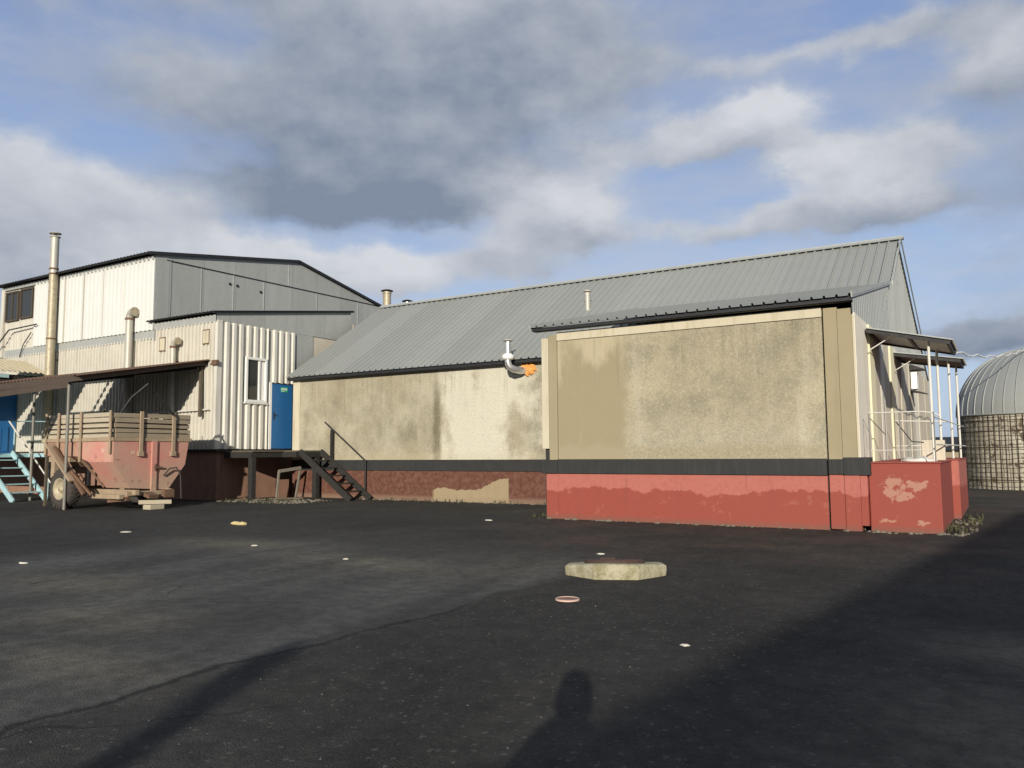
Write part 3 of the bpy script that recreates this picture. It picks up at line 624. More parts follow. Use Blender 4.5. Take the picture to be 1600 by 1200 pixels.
flue('roof_vent', 'wide cream vent pipe with dark mushroom cap behind the roof ridge', (-21.75, 25.4, 7.0), 1.28, .17, .26, M['old_pipe'])
flue('roof_vent', 'short bright vent with tilted black cap just right of the wide cream vent', (-21.3, 26.2, 6.9), 1.02, .13, .24, M['shiny'])
# wall flue with orange foam
t = thing('wall_flue', 'bright galvanised flue bending up from an orange foamed hole under the eave', 'flue pipe', (-12.0, 19.5, 3.7))
px_, py_ = -11.98, 19.3
pts = [(-11.72, 19.84, 3.80), (-11.74, 19.6, 3.80)]+[(-11.98+.24*(1-math.sin(a)), 19.42-.1*math.sin(a), 3.92-.12*math.cos(a)+.0) for a in [i*math.pi/12 for i in range(7)]]
pts = [(-11.70, 19.85, 3.86), (-11.76, 19.62, 3.84), (-11.86, 19.42, 3.87), (-11.95, 19.32, 3.95), (-11.98, 19.30, 4.06), (-11.98, 19.30, 4.66)]
MB().tube(pts[:5], .10, 16).build('elbow', M['shiny'], t)
MB().tube(pts[4:], .095, 18).build('pipe', M['shiny'], t)
c = MB(); c.lathe((px_, py_, 4.15), [(.10, -.02), (.16, 0), (.18, .05), (.17, .12), (.10, .17)], 18); c.build('collar', M['white'], t)
c = MB(); c.lathe((px_, py_, 4.70), [(.001, .05), (.09, .03), (.155, 0), (.155, -.015), (.001, -.005)], 18); c.tube([(px_-.07, py_, 4.62), (px_-.07, py_, 4.72)], .008, 6); c.tube([(px_+.07, py_, 4.62), (px_+.07, py_, 4.72)], .008, 6)
c.build('rain_cap', M['galv'], t)
bm = bmesh.new(); bmesh.ops.create_icosphere(bm, subdivisions=3, radius=1)
rr = random.Random(3)
c = MB(); vs = []
for v in bm.verts:
    k = 1+.22*math.sin(9*v.co.x+4*v.co.z)+rr.uniform(-.12, .12)
    vs.append((-11.60+v.co.x*.23*k, 19.83+v.co.y*.09*k, 3.90+v.co.z*.19*k))
c.add(vs, [tuple(v.index for v in f.verts) for f in bm.faces]); bm.free(); c.build('foam_filling', M['foam'], t)

# ------------------------------------------------------------------ clad two storey building on the left
LX0, LX1, LY = -35.45, -25.07, 17.0
EXT = -21.75
lb = thing('clad_building', 'tall two storey building with white profiled cladding and grey sheet gable', 'building', (-30, 22, 0))
ridge_y, ridge_z, back_y, back_z, front_z = 23.5, 9.64, 29.2, 8.45, 8.60
mb = MB(); mb.corr((-33.0, LY-.10, 0), (1, 0, 0), (0, 0, 1), LX1+33.0, (0, -1, 0), .25, .055, lambda t: 5.86, lambda t: 8.42, 'clad')
mb.build('upper_cladding', M['white_sheet'], lb)
mb = MB()
for x_ in (-31.9, -30.75, -29.45, -28.15, -26.85): mb.box(x_, LY-.163, 5.87, x_+.018, LY-.10, 8.41)
each(mb, 'sheet_lap', M['old_sheet'], lb)
mb = MB(); mb.corr((LX0, LY-.04, 0), (1, 0, 0), (0, 0, 1), 2.46, (0, -1, 0), .20, .03, lambda t: 5.80, lambda t: 8.40, 'trap')
mb.build('old_upper_cladding', M['old_sheet'], lb)
mb = MB(); mb.corr((-36.5, LY-.03, 0), (1, 0, 0), (0, 0, 1), LX1+36.5, (0, -1, 0), .19, .06, lambda t: 1.66, lambda t: 5.6, 'clad')
mb.build('lower_cladding', M['old_sheet'], lb)
mb = MB(); mb.box(LX0, LY-.085, 5.55, LX1-.01, LY-.03, 5.86); mb.build('grey_flashing', M['gable'], lb)
mb = MB(); mb.box(LX0-.02, LY-.15, 8.38, LX1+.0, LY-.085, 8.52); mb.build('grey_frieze', M['gable'], lb)
mb = MB(); mb.box(LX0-.06, LY-.16, 5.58, LX0+.18, LY-.02, 8.44); mb.build('corner_trim', M['old_sheet'], lb)
mb = MB(); mb.box(LX0+.02, LY, 1.66, LX1-.05, back_y, 8.4); mb.build('inner_wall', M['gable'], lb)
mb = MB(); mb.box(-37, LY+.08, -.1, LX1, LY+.4, 1.66); mb.build('plinth', M['brown_dark'], lb)
# grey gable: flat sheet with standing seams
gt = lambda y: front_z+(ridge_z-front_z)*(y-LY)/(ridge_y-LY) if y < ridge_y else ridge_z+(back_z-ridge_z)*(y-ridge_y)/(back_y-ridge_y)
mb = MB(); mb.prism([(LX1, LY-.09, 5.5), (LX1, back_y, 5.5), (LX1, back_y, back_z), (LX1, ridge_y, ridge_z), (LX1, LY-.09, front_z)], (-.05, 0, 0))
mb.build('gable_wall', M['gable'], lb)
mb = MB(); dl = lambda y: 8.42+.0092*(y-17.3)
for y_ in (18.75, 20.2, 21.7, 24.6, 27.2): mb.box(LX1-.002, y_, 5.6, LX1+.014, y_+.035, dl(y_)-.02)
for y_ in (23.0, 27.9): mb.box(LX1-.002, y_, dl(y_)+.05, LX1+.012, y_+.03, gt(y_)-.05)
each(mb, 'seam', M['gable'], lb)
mb = MB(); mb.beam((LX1+.012, 17.3, dl(17.3)), (LX1+.012, 28.9, dl(28.9)), .03, .035); mb.build('eave_trim', M['roof_edge'], lb)
mb = MB()
for (y_, z_) in ((20.05, 8.05), (20.4, 8.04), (21.55, 7.99)): mb.tube([(LX1-.01, y_, z_), (LX1+.03, y_, z_)], .055, 10)
each(mb, 'vent_hole', M['roof_edge'], lb)
mb = MB(); mb.box(LX1-.04, LY-.14, 5.86, LX1+.02, LY+.5, 8.5); mb.build('corner_flashing', M['gable'], lb)
sf = (ridge_z-front_z)/(ridge_y-LY)
mb = MB(); mb.corr((LX0-.35, LY-.42, front_z-.42*sf+.02), (1, 0, 0), (0, 1, sf), LX1+.12-LX0+.35, (0, -sf, 1), .20, .045, lambda t: 0, lambda t: math.hypot(ridge_y-LY+.42, sf*(ridge_y-LY+.42)), 'wave', 1, .02)
lr = mb.build('roof', M['roof_edge'], lb)
s2 = (back_z-ridge_z)/(back_y-ridge_y)
mb = MB(); mb.corr((LX0-.35, ridge_y, ridge_z+.02), (1, 0, 0), (0, 1, s2), LX1+.12-LX0+.35, (0, -s2, 1), .20, .045, lambda t: 0, lambda t: math.hypot(back_y-ridge_y+.3, s2*(back_y-ridge_y+.3)), 'wave', 1, .02)
mb.build('roof', M['roof_edge'], lb)
mb = MB(); mb.beam((LX1+.09, LY-.42, front_z-.42*sf+.0), (LX1+.09, ridge_y, ridge_z+.0), .05, .10); mb.beam((LX1+.09, ridge_y, ridge_z), (LX1+.09, back_y+.3, back_z-.06), .05, .10)
each(mb, 'verge_board', M['roof_edge'], lr)
def window(par, x0, x1, z0, z1, y, fm, bar=True, fw=.07, dep=.07):
    f = MB(); f.box(x0, y-dep, z0, x0+fw, y, z1); f.box(x1-fw, y-dep, z0, x1, y, z1); f.box(x0+fw, y-dep, z1-fw, x1-fw, y, z1); f.box(x0+fw, y-dep, z0, x1-fw, y, z0+fw)
    if bar: f.box((x0+x1)/2-.03, y-dep+.01, z0+fw, (x0+x1)/2+.03, y, z1-fw)
    fo = f.build('window', fm, par, .006)
    MB().box(x0+fw*.8, y-.025, z0+fw*.8, x1-fw*.8, y-.006, z1-fw*.8).build('pane', M['glass'], fo)
    return fo
M['brown_frame'] = painted('dark_brown_frame', (.07, .055, .04), .2, .7, scale=6)
window(lb, -35.2, -34.2, 7.05, 8.30, LY-.08, M['brown_frame']); window(lb, -34.05, -33.1, 7.08, 8.32, LY-.08, M['brown_frame'], False)

# ------------------------------------------------------------------ extension with the white window and blue door
ex = thing('clad_extension', 'cream corrugated extension with white window and blue door beside the long workshop', 'building', (-23.5, 19, 0))
rz = lambda y: 6.17+.149*(y-16.94)
mb = MB(); mb.corr((LX1+.02, LY-.05, 0), (1, 0, 0), (0, 0, 1), EXT-LX1-.02, (0, -1, 0), .19, .06, lambda t: 1.66, lambda t: 5.86, 'clad')
mb.build('front_cladding', M['old_sheet'], ex)
mb = MB(); mb.box(LX1+.02, LY-.10, 5.84, EXT+.02, LY-.03, 6.08); mb.build('grey_frieze', M['gable'], ex)
DY0, DY1 = 19.17, 20.2
mb = MB()
mb.corr((EXT+.01, LY+.1, 0), (0, 1, 0), (0, 0, 1), 18.0-LY-.1, (1, 0, 0), .285, .085, lambda t: 1.66, lambda t: 5.87, 'clad')
mb.corr((EXT+.01, 18.0, 0), (0, 1, 0), (0, 0, 1), .285*3.6, (1, 0, 0), .285, .085, lambda t: 1.66, lambda t: 3.26, 'clad')
mb.corr((EXT+.01, 18.0, 0), (0, 1, 0), (0, 0, 1), .285*3.6, (1, 0, 0), .285, .085, lambda t: 4.78, lambda t: 5.87, 'clad')
mb.corr((EXT+.01, 18.0+.285*4, 0), (0, 1, 0), (0, 0, 1), 1.1, (1, 0, 0), .285, .085, lambda t: 3.98, lambda t: 5.87, 'clad')
mb.build('side_cladding', M['side_sheet'], ex)
mb = MB(); mb.box(EXT-.06, LY-.09, 1.66, EXT+.065, LY+.10, 5.9); mb.build('corner_trim', M['side_sheet'], ex)
mb = MB(); mb.box(LX1, LY, 1.66, EXT, 20.6, 5.9); mb.build('inner_wall', M['gable'], ex)
mb = MB(); mb.prism([(EXT-.02, LY-.1, 5.87), (EXT-.02, 23.2, 5.87), (EXT-.02, 23.2, rz(23.2)-.03), (EXT-.02, LY-.1, rz(LY)-.03)], (.05, 0, 0))
mb.box(EXT-.04, 20.25, 3.6, EXT+.02, 21.2, 5.87); mb.build('grey_fascia_sheet', M['gable'], ex)
mb = MB(); mb.box(EXT-.05, 21.2, 3.6, EXT+.0, 23.4, 6.6); mb.build('rear_block_wall', M['dirty_slab'], ex)
mb = MB(); mb.corr((LX1-.2, LY-.30, rz(LY-.3)), (1, 0, 0), (0, 1, .149), EXT-LX1+.33, (0, -.149, 1), .20, .04, lambda t: 0, lambda t: 6.6, 'wave', 1, .02)
er = mb.build('roof', M['roof_edge'], ex)
mb = MB(); mb.beam((EXT+.10, LY-.3, rz(LY-.3)-.01), (EXT+.10, 23.3, rz(23.3)-.01), .03, .08); each(mb, 'verge_board', M['roof_edge'], er)
mb = MB(); mb.box(LX1+.0, LY+.06, -.1, EXT-.02, 20.5, 1.60); mb.build('plinth', M['brown_dark'], ex)
mb = MB(); mb.box(LX1-.02, LY-.05, 1.56, EXT+.08, LY+.2, 1.665); mb.box(EXT-.2, LY+.2, 1.56, EXT+.07, 19.85, 1.665); mb.build('floor_edge', M['wood_dark'], ex)
# window in the side wall (faces +X)
f = MB(); y0, y1, z0, z1, fw = 18.06, 18.98, 3.25, 4.79, .085; xs0, xs1 = EXT+.02, EXT+.115
f.box(xs0, y0, z0, xs1, y0+fw, z1); f.box(xs0, y1-fw, z0, xs1, y1, z1); f.box(xs0, y0+fw, z1-fw, xs1, y1-fw, z1); f.box(xs0, y0+fw, z0, xs1, y1-fw, z0+fw)
f.box(xs0, y0+.56, z0+fw, xs1-.02, y0+.63, z1-fw)
wf = f.build('window', M['white'], ex, .008)
MB().box(EXT+.022, y0+.06, z0+.06, EXT+.045, y1-.06, z1-.06).build('pane', M['glass'], wf)
MB().box(EXT+.05, y0+.64, z0+fw+.01, EXT+.055, y1-fw-.01, z1-fw-.01).build('blind', M['white'], wf)
MB().box(EXT+.0, y0-.04, z0-.05, EXT+.13, y1+.04, z0-.01).build('sill', M['white'], wf)
# blue door
dr = MB().box(EXT+.02, DY0+.05, 1.68, EXT+.085, DY1-.04, 3.95).build('door', M['blue'], ex, .006)
f = MB(); f.box(EXT+.015, DY0-.06, 1.66, EXT+.085, DY0+.045, 4.0); f.build('door_frame', M['white'], dr)
f = MB(); f.box(EXT+.015, DY1-.035, 1.66, EXT+.08, DY1+.03, 4.0); f.box(EXT+.015, DY0+.05, 3.955, EXT+.09, DY1-.035, 4.0); f.build('door_edge', M['dark_metal'], dr)
f = MB(); f.box(EXT+0.0870, DY0+.13, 2.70, EXT+0.0960, DY0+.18, 2.95); f.tube([(EXT+0.0960, DY0+.155, 2.85), (EXT+0.1310, DY0+.155, 2.85), (EXT+0.1310, DY0+.26, 2.85)], .012, 8); f.build('handle', M['dark_metal'], dr)
sg = MB().box(EXT+0.0870, DY0+.44, 3.68, EXT+0.0950, DY0+.76, 3.86).build('sign', M['green'], dr)
f = MB()
for k in range(5): f.box(EXT+0.0955, DY0+.465+k*.055, 3.745, EXT+0.0980, DY0+.465+k*.055+.036, 3.825)
f.box(EXT+0.0955, DY0+.47, 3.70, EXT+0.0980, DY0+.60, 3.718); f.build('sign_marks', M['white'], sg)
# small openings and their covers in the front cladding
for (a, z) in ((-24.75, 5.05), (-22.42, 5.12)):
    f = MB(); f.box(a, LY-.11, z, a+.36, LY-.06, z+.50); q = f.build('vent_cover', M['rust'], ex)
    MB().box(a+.04, LY-.122, z+.04, a+.32, LY-.105, z+.46).build('cover_panel', M['cream_conc'], q)

# ------------------------------------------------------------------ pipes on the left facade
t = thing('chimney', 'tall stained chimney pipe rising above the white clad building', 'chimney', (-31.15, 16.62, 2.0))
cx, cy = -31.15, 16.62
segs = [(2.0, 4.55, .165, 'old_pipe'), (4.55, 6.0, .16, 'old_pipe'), (6.0, 8.55, .155, 'old_pipe'), (8.55, 10.05, .15, 'galv')]
for (a, bq, r_, mm) in segs: MB().tube([(cx, cy, a), (cx, cy, bq)], r_, 22).build('pipe', M[mm], t)
c = MB()
for z in (4.55, 6.0, 8.55, 8.75): c.tube([(cx, cy, z-.03), (cx, cy, z+.03)], .172, 22)
each(c, 'joint_ring', M['rust'], t)
c = MB(); c.lathe((cx, cy, 10.05), [(.15, -.06), (.19, -.04), (.19, -.01), (.15, .0)], 22); c.lathe((cx, cy, 10.16), [(.001, .045), (.215, .015), (.215, -.01), (.001, -.0)], 22)
for a in range(4): q = a*math.pi/2+.4; c.tube([(cx+.14*math.cos(q), cy+.14*math.sin(q), 10.0), (cx+.14*math.cos(q), cy+.14*math.sin(q), 10.17)], .012, 6)
c.build('rain_cap', M['galv'], t)
c = MB(); c.beam((cx, cy, 7.6), (cx, LY, 7.6), .04, .04); c.beam((cx, cy, 5.2), (cx, LY, 5.2), .04, .04); each(c, 'bracket', M['rust'], t)
def gooseneck(label, x, z0, z1, r, dx, m):
    t = thing('exhaust_pipe', label, 'exhaust pipe', (x, 16.72, z0))
    y = 16.72
    MB().tube([(x, y, z0), (x, y, z1)], r, 18).build('pipe', m, t)
    pts = [(x, y, z1), (x+.02, y, z1+r*.75), (x+.07, y, z1+r*1.35), (x+.16, y, z1+r*1.65), (x+.16+dx*.55, y, z1+r*1.7)]
    MB().tube(pts, r*1.06, 16).build('elbow', m, t)
    q_ = pts[-1]; MB().tube([(q_[0]-.02, q_[1], q_[2]), (q_[0]+.03, q_[1], q_[2])], r*1.32, 18).build('flange', M['old_pipe'], t)
    c = MB(); c.tube([(x, y, z1-.06), (x, y, z1+.01)], r*1.2, 18); c.beam((x, y, z1-.5), (x, LY-.05, z1-.5), .04, .03); each(c, 'collar', M['rust'], t)
gooseneck('tall galvanised exhaust pipe with hooked top over the grey strip', -26.25, 2.0, 6.35, .125, .22, M['galv'])
gooseneck('short pale exhaust pipe with curved top between the two small vent covers', -23.72, 2.2, 5.15, .095, .14, M['galv'])
mb = MB(); mb.tube([(-30.9, 16.82, 2.86), (-21.95, 16.82, 2.95)], .028, 8); tag(mb.build('wall_pipe', M['white_steel']), 'thin pale pipe running along the wall above the trailer', 'pipe')
mb = MB(); mb.tube([(-36.0, 16.55, 4.9), (-35.4, 16.6, 5.9), (-34.5, 16.7, 6.65), (-32.5, 16.75, 6.72)], .028, 8)
tag(mb.build('bent_conduit', M['dark_metal']), 'dark bent conduit climbing to the upper windows at the left edge', 'conduit')
mb = MB(); mb.tube([(-33.9, 16.86, 5.5), (-33.6, 16.84, 6.0), (-33.0, 16.82, 6.45)], .02, 8)
tag(mb.build('loose_cable', M['dark_metal']), 'thin dark cable curling over the grey strip below the windows', 'cable')

# ------------------------------------------------------------------ blue booth and its small roof, landing, stairs
bb = thing('blue_booth', 'bright blue painted entrance booth at the left edge behind the stairs', 'booth', (-35.5, 15.2, 1.6))
mb = MB(); mb.box(-37, 13.2, 1.6, -34.0, 16.9, 4.6); mb.build('wall', M['blue'], bb)
mb = MB(); mb.box(-34.0, 13.3, 1.68, -33.96, 16.6, 2.66)
for y_ in (13.9, 14.5, 15.1, 15.7, 16.3): mb.box(-33.96, y_, 1.72, -33.945, y_+.04, 2.6)
mb.build('lower_panel', M['blue'], bb)
mb = MB(); mb.box(-37.1, 13.1, 4.6, -33.9, 16.9, 4.70); mb.build('roof_slab', M['roof_edge'], bb, .01)
bd = MB().box(-35.9, 13.16, 1.68, -35.0, 13.2, 3.75).build('door', M['blue'], bb, .006)
mb = MB(); mb.tube([(-35.12, 13.14, 2.6), (-35.12, 13.08, 2.6), (-35.25, 13.08, 2.6)], .012, 8); mb.build('handle', M['dark_metal'], bd)
ar_ = thing('porch_roof', 'small lichen covered corrugated roof with mint fascia at the left edge', 'porch roof', (-32.5, 15, 4.0))
sl = -.36
mb = MB(); mb.corr((-33.4, 11.5, 5.27), (0, 1, 0), (1, 0, sl), 5.4, (-sl, 0, 1), .2, .05, lambda t: 0, lambda t: 1.78, 'wave', 1, .012); mb.build('roof_sheet', M['asbestos'], ar_)
mb = MB(); mb.box(-31.9, 11.5, 4.44, -31.84, 15.5, 4.58); mb.build('mint_fascia', M['mint'], ar_)
mb = MB(); mb.box(-31.98, 11.5, 4.3, -31.93, 16.8, 4.58); mb.box(-33.9, 11.6, 4.36, -31.98, 11.7, 4.46); mb.build('frame', M['wood_dark'], ar_)
ld = thing('landing', 'mint green steel landing in front of the blue booth', 'landing', (-31, 15.4, 0))
mb = MB(); mb.box(-36.5, 13.5, 1.44, -29.55, 16.9, 1.58); mb.box(-29.55, 15.15, 1.44, -28.2, 16.9, 1.58); mb.build('deck', M['mint'], ld, .008)
for (x, y) in ((-34.5, 13.7), (-29.8, 16.4), (-28.35, 15.3), (-28.35, 16.7)): MB().box(x-.05, y-.05, -.05, x+.05, y+.05, 1.44).build('leg', M['dark_metal'], ld)
st = thing('blue_stairs', 'steep pale blue steel stairs with open treads at the left edge', 'stairs', (-28.4, 14.1, 0))
for y_ in (13.55, 14.6):
    m_ = MB(); m_.beam((-27.2, y_, .0), (-29.62, y_, 1.66), .05, .19); m_.build('stringer', M['mint'], st)
for k in range(1, 6):
    f_ = k/6; MB().box(-27.2-2.42*f_-.13, 13.575, 1.6*f_-.0, -27.2-2.42*f_+.10, 14.575, 1.6*f_+.035).build('tread', M['mint'], st)
m_ = MB(); m_.tube([(-29.95, 14.66, 2.72), (-26.75, 14.66, .32)], .026, 10); m_.build('handrail', M['white_steel'], st)
m_ = MB(); m_.tube([(-29.55, 14.66, 1.5), (-29.55, 14.66, 2.46)], .026, 8); m_.tube([(-27.25, 14.66, .0), (-27.25, 14.66, .7)], .018, 8); m_.tube([(-29.95, 14.66, 2.72), (-29.95, 16.8, 2.76), (-28.3, 16.8, 2.76)], .02, 8); each(m_, 'rail_post', M['mint'], st)

# ------------------------------------------------------------------ lean-to canopy over the trailer
cp = thing('lean_to_canopy', 'old timber lean-to canopy on thin posts above the red trailer', 'canopy', (-24.5, 14, 0))
cz = lambda y: 4.62-.198*(17.1-y)
CX = -22.2
def sheet_roof(x0, x1, y0, y1, name):
    mb = MB(); mb.corr((x0, y0, cz(y0)), (1, 0, 0), (0, 1, .198), x1-x0, (0, -.198, 1), .2, .04, lambda t: 0, lambda t: (y1-y0)*1.0194, 'wave', 1, .008)
    return mb.build(name, M['rust'], cp)
sheet_roof(-27.0, CX+.20, 12.5, 16.9, 'roof_sheet'); sheet_roof(-31.8, -28.8, 12.5, 16.4, 'roof_sheet')
mb = MB(); mb.beam((CX, 9.2, cz(9.2)-.06), (CX, 17.0, cz(17.0)-.06), .06, .17, (0, -.198, 1)); mb.build('rake_beam', M['wood_brown'], cp)
mb = MB(); mb.beam((CX+.05, 9.2, cz(9.2)-.25), (CX+.05, 12.35, cz(12.35)-.22), .05, .15, (0, -.198, 1)); mb.build('lower_beam', M['wood_brown'], cp)
mb = MB()
for x_ in (-23.3, -24.4, -25.7, -27.4, -29.2): mb.beam((x_, 9.3, cz(9.3)-.08), (x_, 16.9, cz(16.9)-.08), .05, .10, (0, -.198, 1))
each(mb, 'rafter', M['wood_dark'], cp)
mb = MB()
for y_ in (10.6, 12.45, 14.4, 16.6): mb.beam((-31, y_, cz(y_)-.20), (CX, y_, cz(y_)-.20), .06, .10)
each(mb, 'purlin', M['wood_dark'], cp)
for (x_, y_, r_) in ((-21.98, 12.28, .042), (-27.75, 14.35, .045), (-27.2, 10.6, .05), (-30.6, 12.4, .05)):
    MB().tube([(x_, y_, -.05), (x_, y_, cz(y_)-.22)], r_, 10).build('post', M['grey_steel'], cp)
mb = MB(); mb.beam((-22.32, 16.80, 4.42), (-22.22, 16.72, 2.72), .09, .09); mb.build('hanging_post', M['wood_deck'], cp)
mb = MB(); mb.beam((-22.2, 16.95, 4.45), (-21.62, 16.9, 4.46), .05, .05); mb.box(-21.85, 16.82, 4.40, -21.60, 16.92, 4.56); each(mb, 'wall_bracket', M['rust'], cp)

# ------------------------------------------------------------------ farm trailer
tr = thing('farm_trailer', 'old red farm trailer with grey plank sides parked under the lean-to', 'trailer', (-21.8, 13.6, 0))
TX0, TX1, TY0, TY1 = -23.4, -20.2, 12.5, 14.85
def prof(x, k):        # k=1 deep hopper, 0 shallow end
    return [(x, TY0, 1.88), (x, TY0, 1.30+.18*(1-k)), (x, 13.02, .58+.62*(1-k)), (x, 14.2, .50+.70*(1-k)), (x, 14.74, 1.2+.25*(1-k)), (x, TY1, 1.88)]
mb = MB(); mb.loft([prof(TX1, 1), prof(-21.25, 1), prof(-21.85, .12), prof(TX0, 0)]); tub = mb.build('hopper', M['tub'], tr, .012)
mb = MB(); tp = prof(TX1+.002, 1); mb.prism([(p[0], 12.5+(p[1]-12.5)*.985+.012, p[2]*.99+.01) for p in tp], (.03, 0, 0)); tg = mb.build('tailgate', M['tub'], tr, .006)
mb = MB(); mb.box(TX1+.032, 13.63, .50, TX1+.085, 13.78, 1.86); mb.box(TX1+.03, 13.80, .52, TX1+.036, 13.83, 1.86); mb.build('gate_bar', M['tub'], tg)
mb = MB(); mb.box(TX1+.086, 13.68, 1.12, TX1+.12, 13.95, 1.16); mb.tube([(TX1+.10, 13.72, 1.05), (TX1+.10, 13.72, 1.24)], .022, 8); mb.build('latch', M['rust'], tg)
mb = MB(); mb.box(TX0-.03, TY0-.035, 1.86, TX1+.06, TY0+.04, 1.955); mb.box(TX1, TY0+.04, 1.86, TX1+.06, TY1+.05, 1.955); mb.box(TX0-.03, TY1-.03, 1.86, TX1, TY1+.05, 1.955); mb.box(TX0-.04, TY0+.04, 1.86, TX0+.03, TY1-.03, 1.955)
mb.build('top_rail', M['dusty_steel'], tr, .006)
def planks(axis, a0, a1, c, t, z0, z1, n, rnd):
    mb = MB(); h = (z1-z0)/n
    for i in range(n):
        j = rnd.uniform(-.03, .012); s_ = rnd.uniform(-.012, .012); zt = z0+h*(i+1)-rnd.uniform(.012, .05)
        za = z0+h*i
        if axis == 'x':
            vs = [(a0+j, c+s_, za), (a1+j, c-s_, za), (a1+j, c-s_+t, za), (a0+j, c+s_+t, za), (a0+j, c+s_, zt+s_), (a1+j, c-s_, zt-s_), (a1+j, c-s_+t, zt-s_), (a0+j, c+s_+t, zt+s_)]
        else:
            vs = [(c+s_, a0+j, za), (c+s_+t, a0+j, za), (c-s_+t, a1+j, za), (c-s_, a1+j, za), (c+s_, a0+j, zt+s_), (c+s_+t, a0+j, zt+s_), (c-s_+t, a1+j, zt-s_), (c-s_, a1+j, zt-s_)]
        mb.add(vs, [(0, 3, 2, 1), (4, 5, 6, 7), (0, 1, 5, 4), (1, 2, 6, 5), (2, 3, 7, 6), (3, 0, 4, 7)])
    return mb
rn = random.Random(5)
planks('x', TX0, TX1-.02, TY0, .035, 1.96, 2.66, 5, rn).build('side_boards', M['wood_grey'], tr)
planks('x', TX0, TX1-.02, TY1, .035, 1.96, 2.64, 5, rn).build('side_boards', M['wood_grey'], tr)
planks('y', TY0+.05, TY1, TX1, .035, 1.96, 2.64, 5, rn).build('end_boards', M['wood_end'], tr)
planks('y', TY0+.05, TY1, TX0, .035, 1.96, 2.64, 5, rn).build('end_boards', M['wood_end'], tr)
for x_, zb in ((TX0+.04, 1.50), (-22.72, 1.55), (-21.62, 1.30), (TX1-.03, 1.52)):
    MB().box(x_-.04, TY0-.075, zb, x_+.04, TY0-.038, 2.68).build('stake', M['dusty_steel'], tr, .006)
for y_ in (13.28, 14.28):
    MB().box(TX1+.065, y_-.05, 1.50, TX1+.11, y_+.05, 2.68).build('stake', M['dusty_steel'], tr, .006)
for y_ in (13.28, 14.28): MB().box(TX1+.035, y_-.075, 1.45, TX1+.115, y_+.075, 1.58).build('hinge', M['dusty_steel'], tr)
text('lettering', '50', .15, (-20.62, TY0-.004, 1.60), (R(90), 0, 0), M['letter'], tub, .002)
text('lettering', '00', .12, (TX1+.036, 13.08, 1.55), (R(90), 0, R(90)), M['letter'], tg, .002)
# strap along the hopper edge, slanting guard over the wheel
mb = MB(); mb.beam((-21.66, TY0-.03, 1.45), (-21.28, 13.0-.03, .60), .05, .05); mb.build('edge_strap', M['rust'], tr)
mb = MB(); mb.beam((-22.95, 12.38, 1.80), (-21.72, 12.40, .78), .34, .05, (0, 0, 1)); mb.build('mud_guard', M['dusty_steel'], tr, .006)
mb = MB(); mb.beam((-22.75, 12.36, 1.72), (-21.35, 12.45, .42), .07, .09); mb.beam((-21.9, 12.4, 1.05), (-21.25, 12.6, .40), .06, .06); each(mb, 'brace', M['rust'], tr)
mb = MB(); mb.box(-23.10, 12.48, .85, -22.92, 12.62, 1.6); mb.box(-23.35, 12.55, 1.30, -22.3, 12.75, 1.52); each(mb, 'suspension_post', M['dusty_steel'], tr, .008)
mb = MB(); mb.box(-23.3, 13.05, .40, -19.95, 13.17, .54); mb.box(-23.3, 14.1, .40, -20.0, 14.2, .54); mb.box(-23.2, 13.17, .42, -23.08, 14.1, .53); mb.box(-20.3, 12.9, .38, -20.1, 14.3, .50); mb.box(-21.6, 12.75, .30, -20.2, 12.88, .42)
each(mb, 'chassis', M['dusty_steel'], tr, .008)
mb = MB(); mb.tube([(-22.35, 12.6, .56), (-22.35, 14.75, .56)], .06, 12); mb.build('axle', M['rust'], tr)
mb = MB(); mb.beam((-20.1, 13.5, .42), (-19.82, 13.52, .34), .3, .10); mb.beam((-20.9, 12.9, .24), (-20.2, 13.0, .30), .12, .1); mb.box(-20.05, 13.9, .3, -19.9, 14.2, .52); each(mb, 'hitch_frame', M['rust'], tr)
mb = MB(); mb.tube([(-20.12, 14.0, .9), (-20.06, 14.15, 1.10), (-20.02, 14.34, 1.12), (-20.0, 14.46, .9), (-20.0, 14.5, .25)], .022, 8); mb.build('hose', M['rubber'], tr)
mb = MB(); mb.beam((-20.35, 12.75, 2.6), (-20.42, 12.9, 3.42), .05, .05); mb.tube([(-20.35, 12.8, 2.62), (-20.1, 12.95, 3.05), (-19.75, 13.2, 3.42)], .035, 8); mb.tube([(-20.0, 13.55, 3.25), (-20.05, 14.2, 2.62)], .035, 8); each(mb, 'hoop_bar', M['dark_metal'], tr)
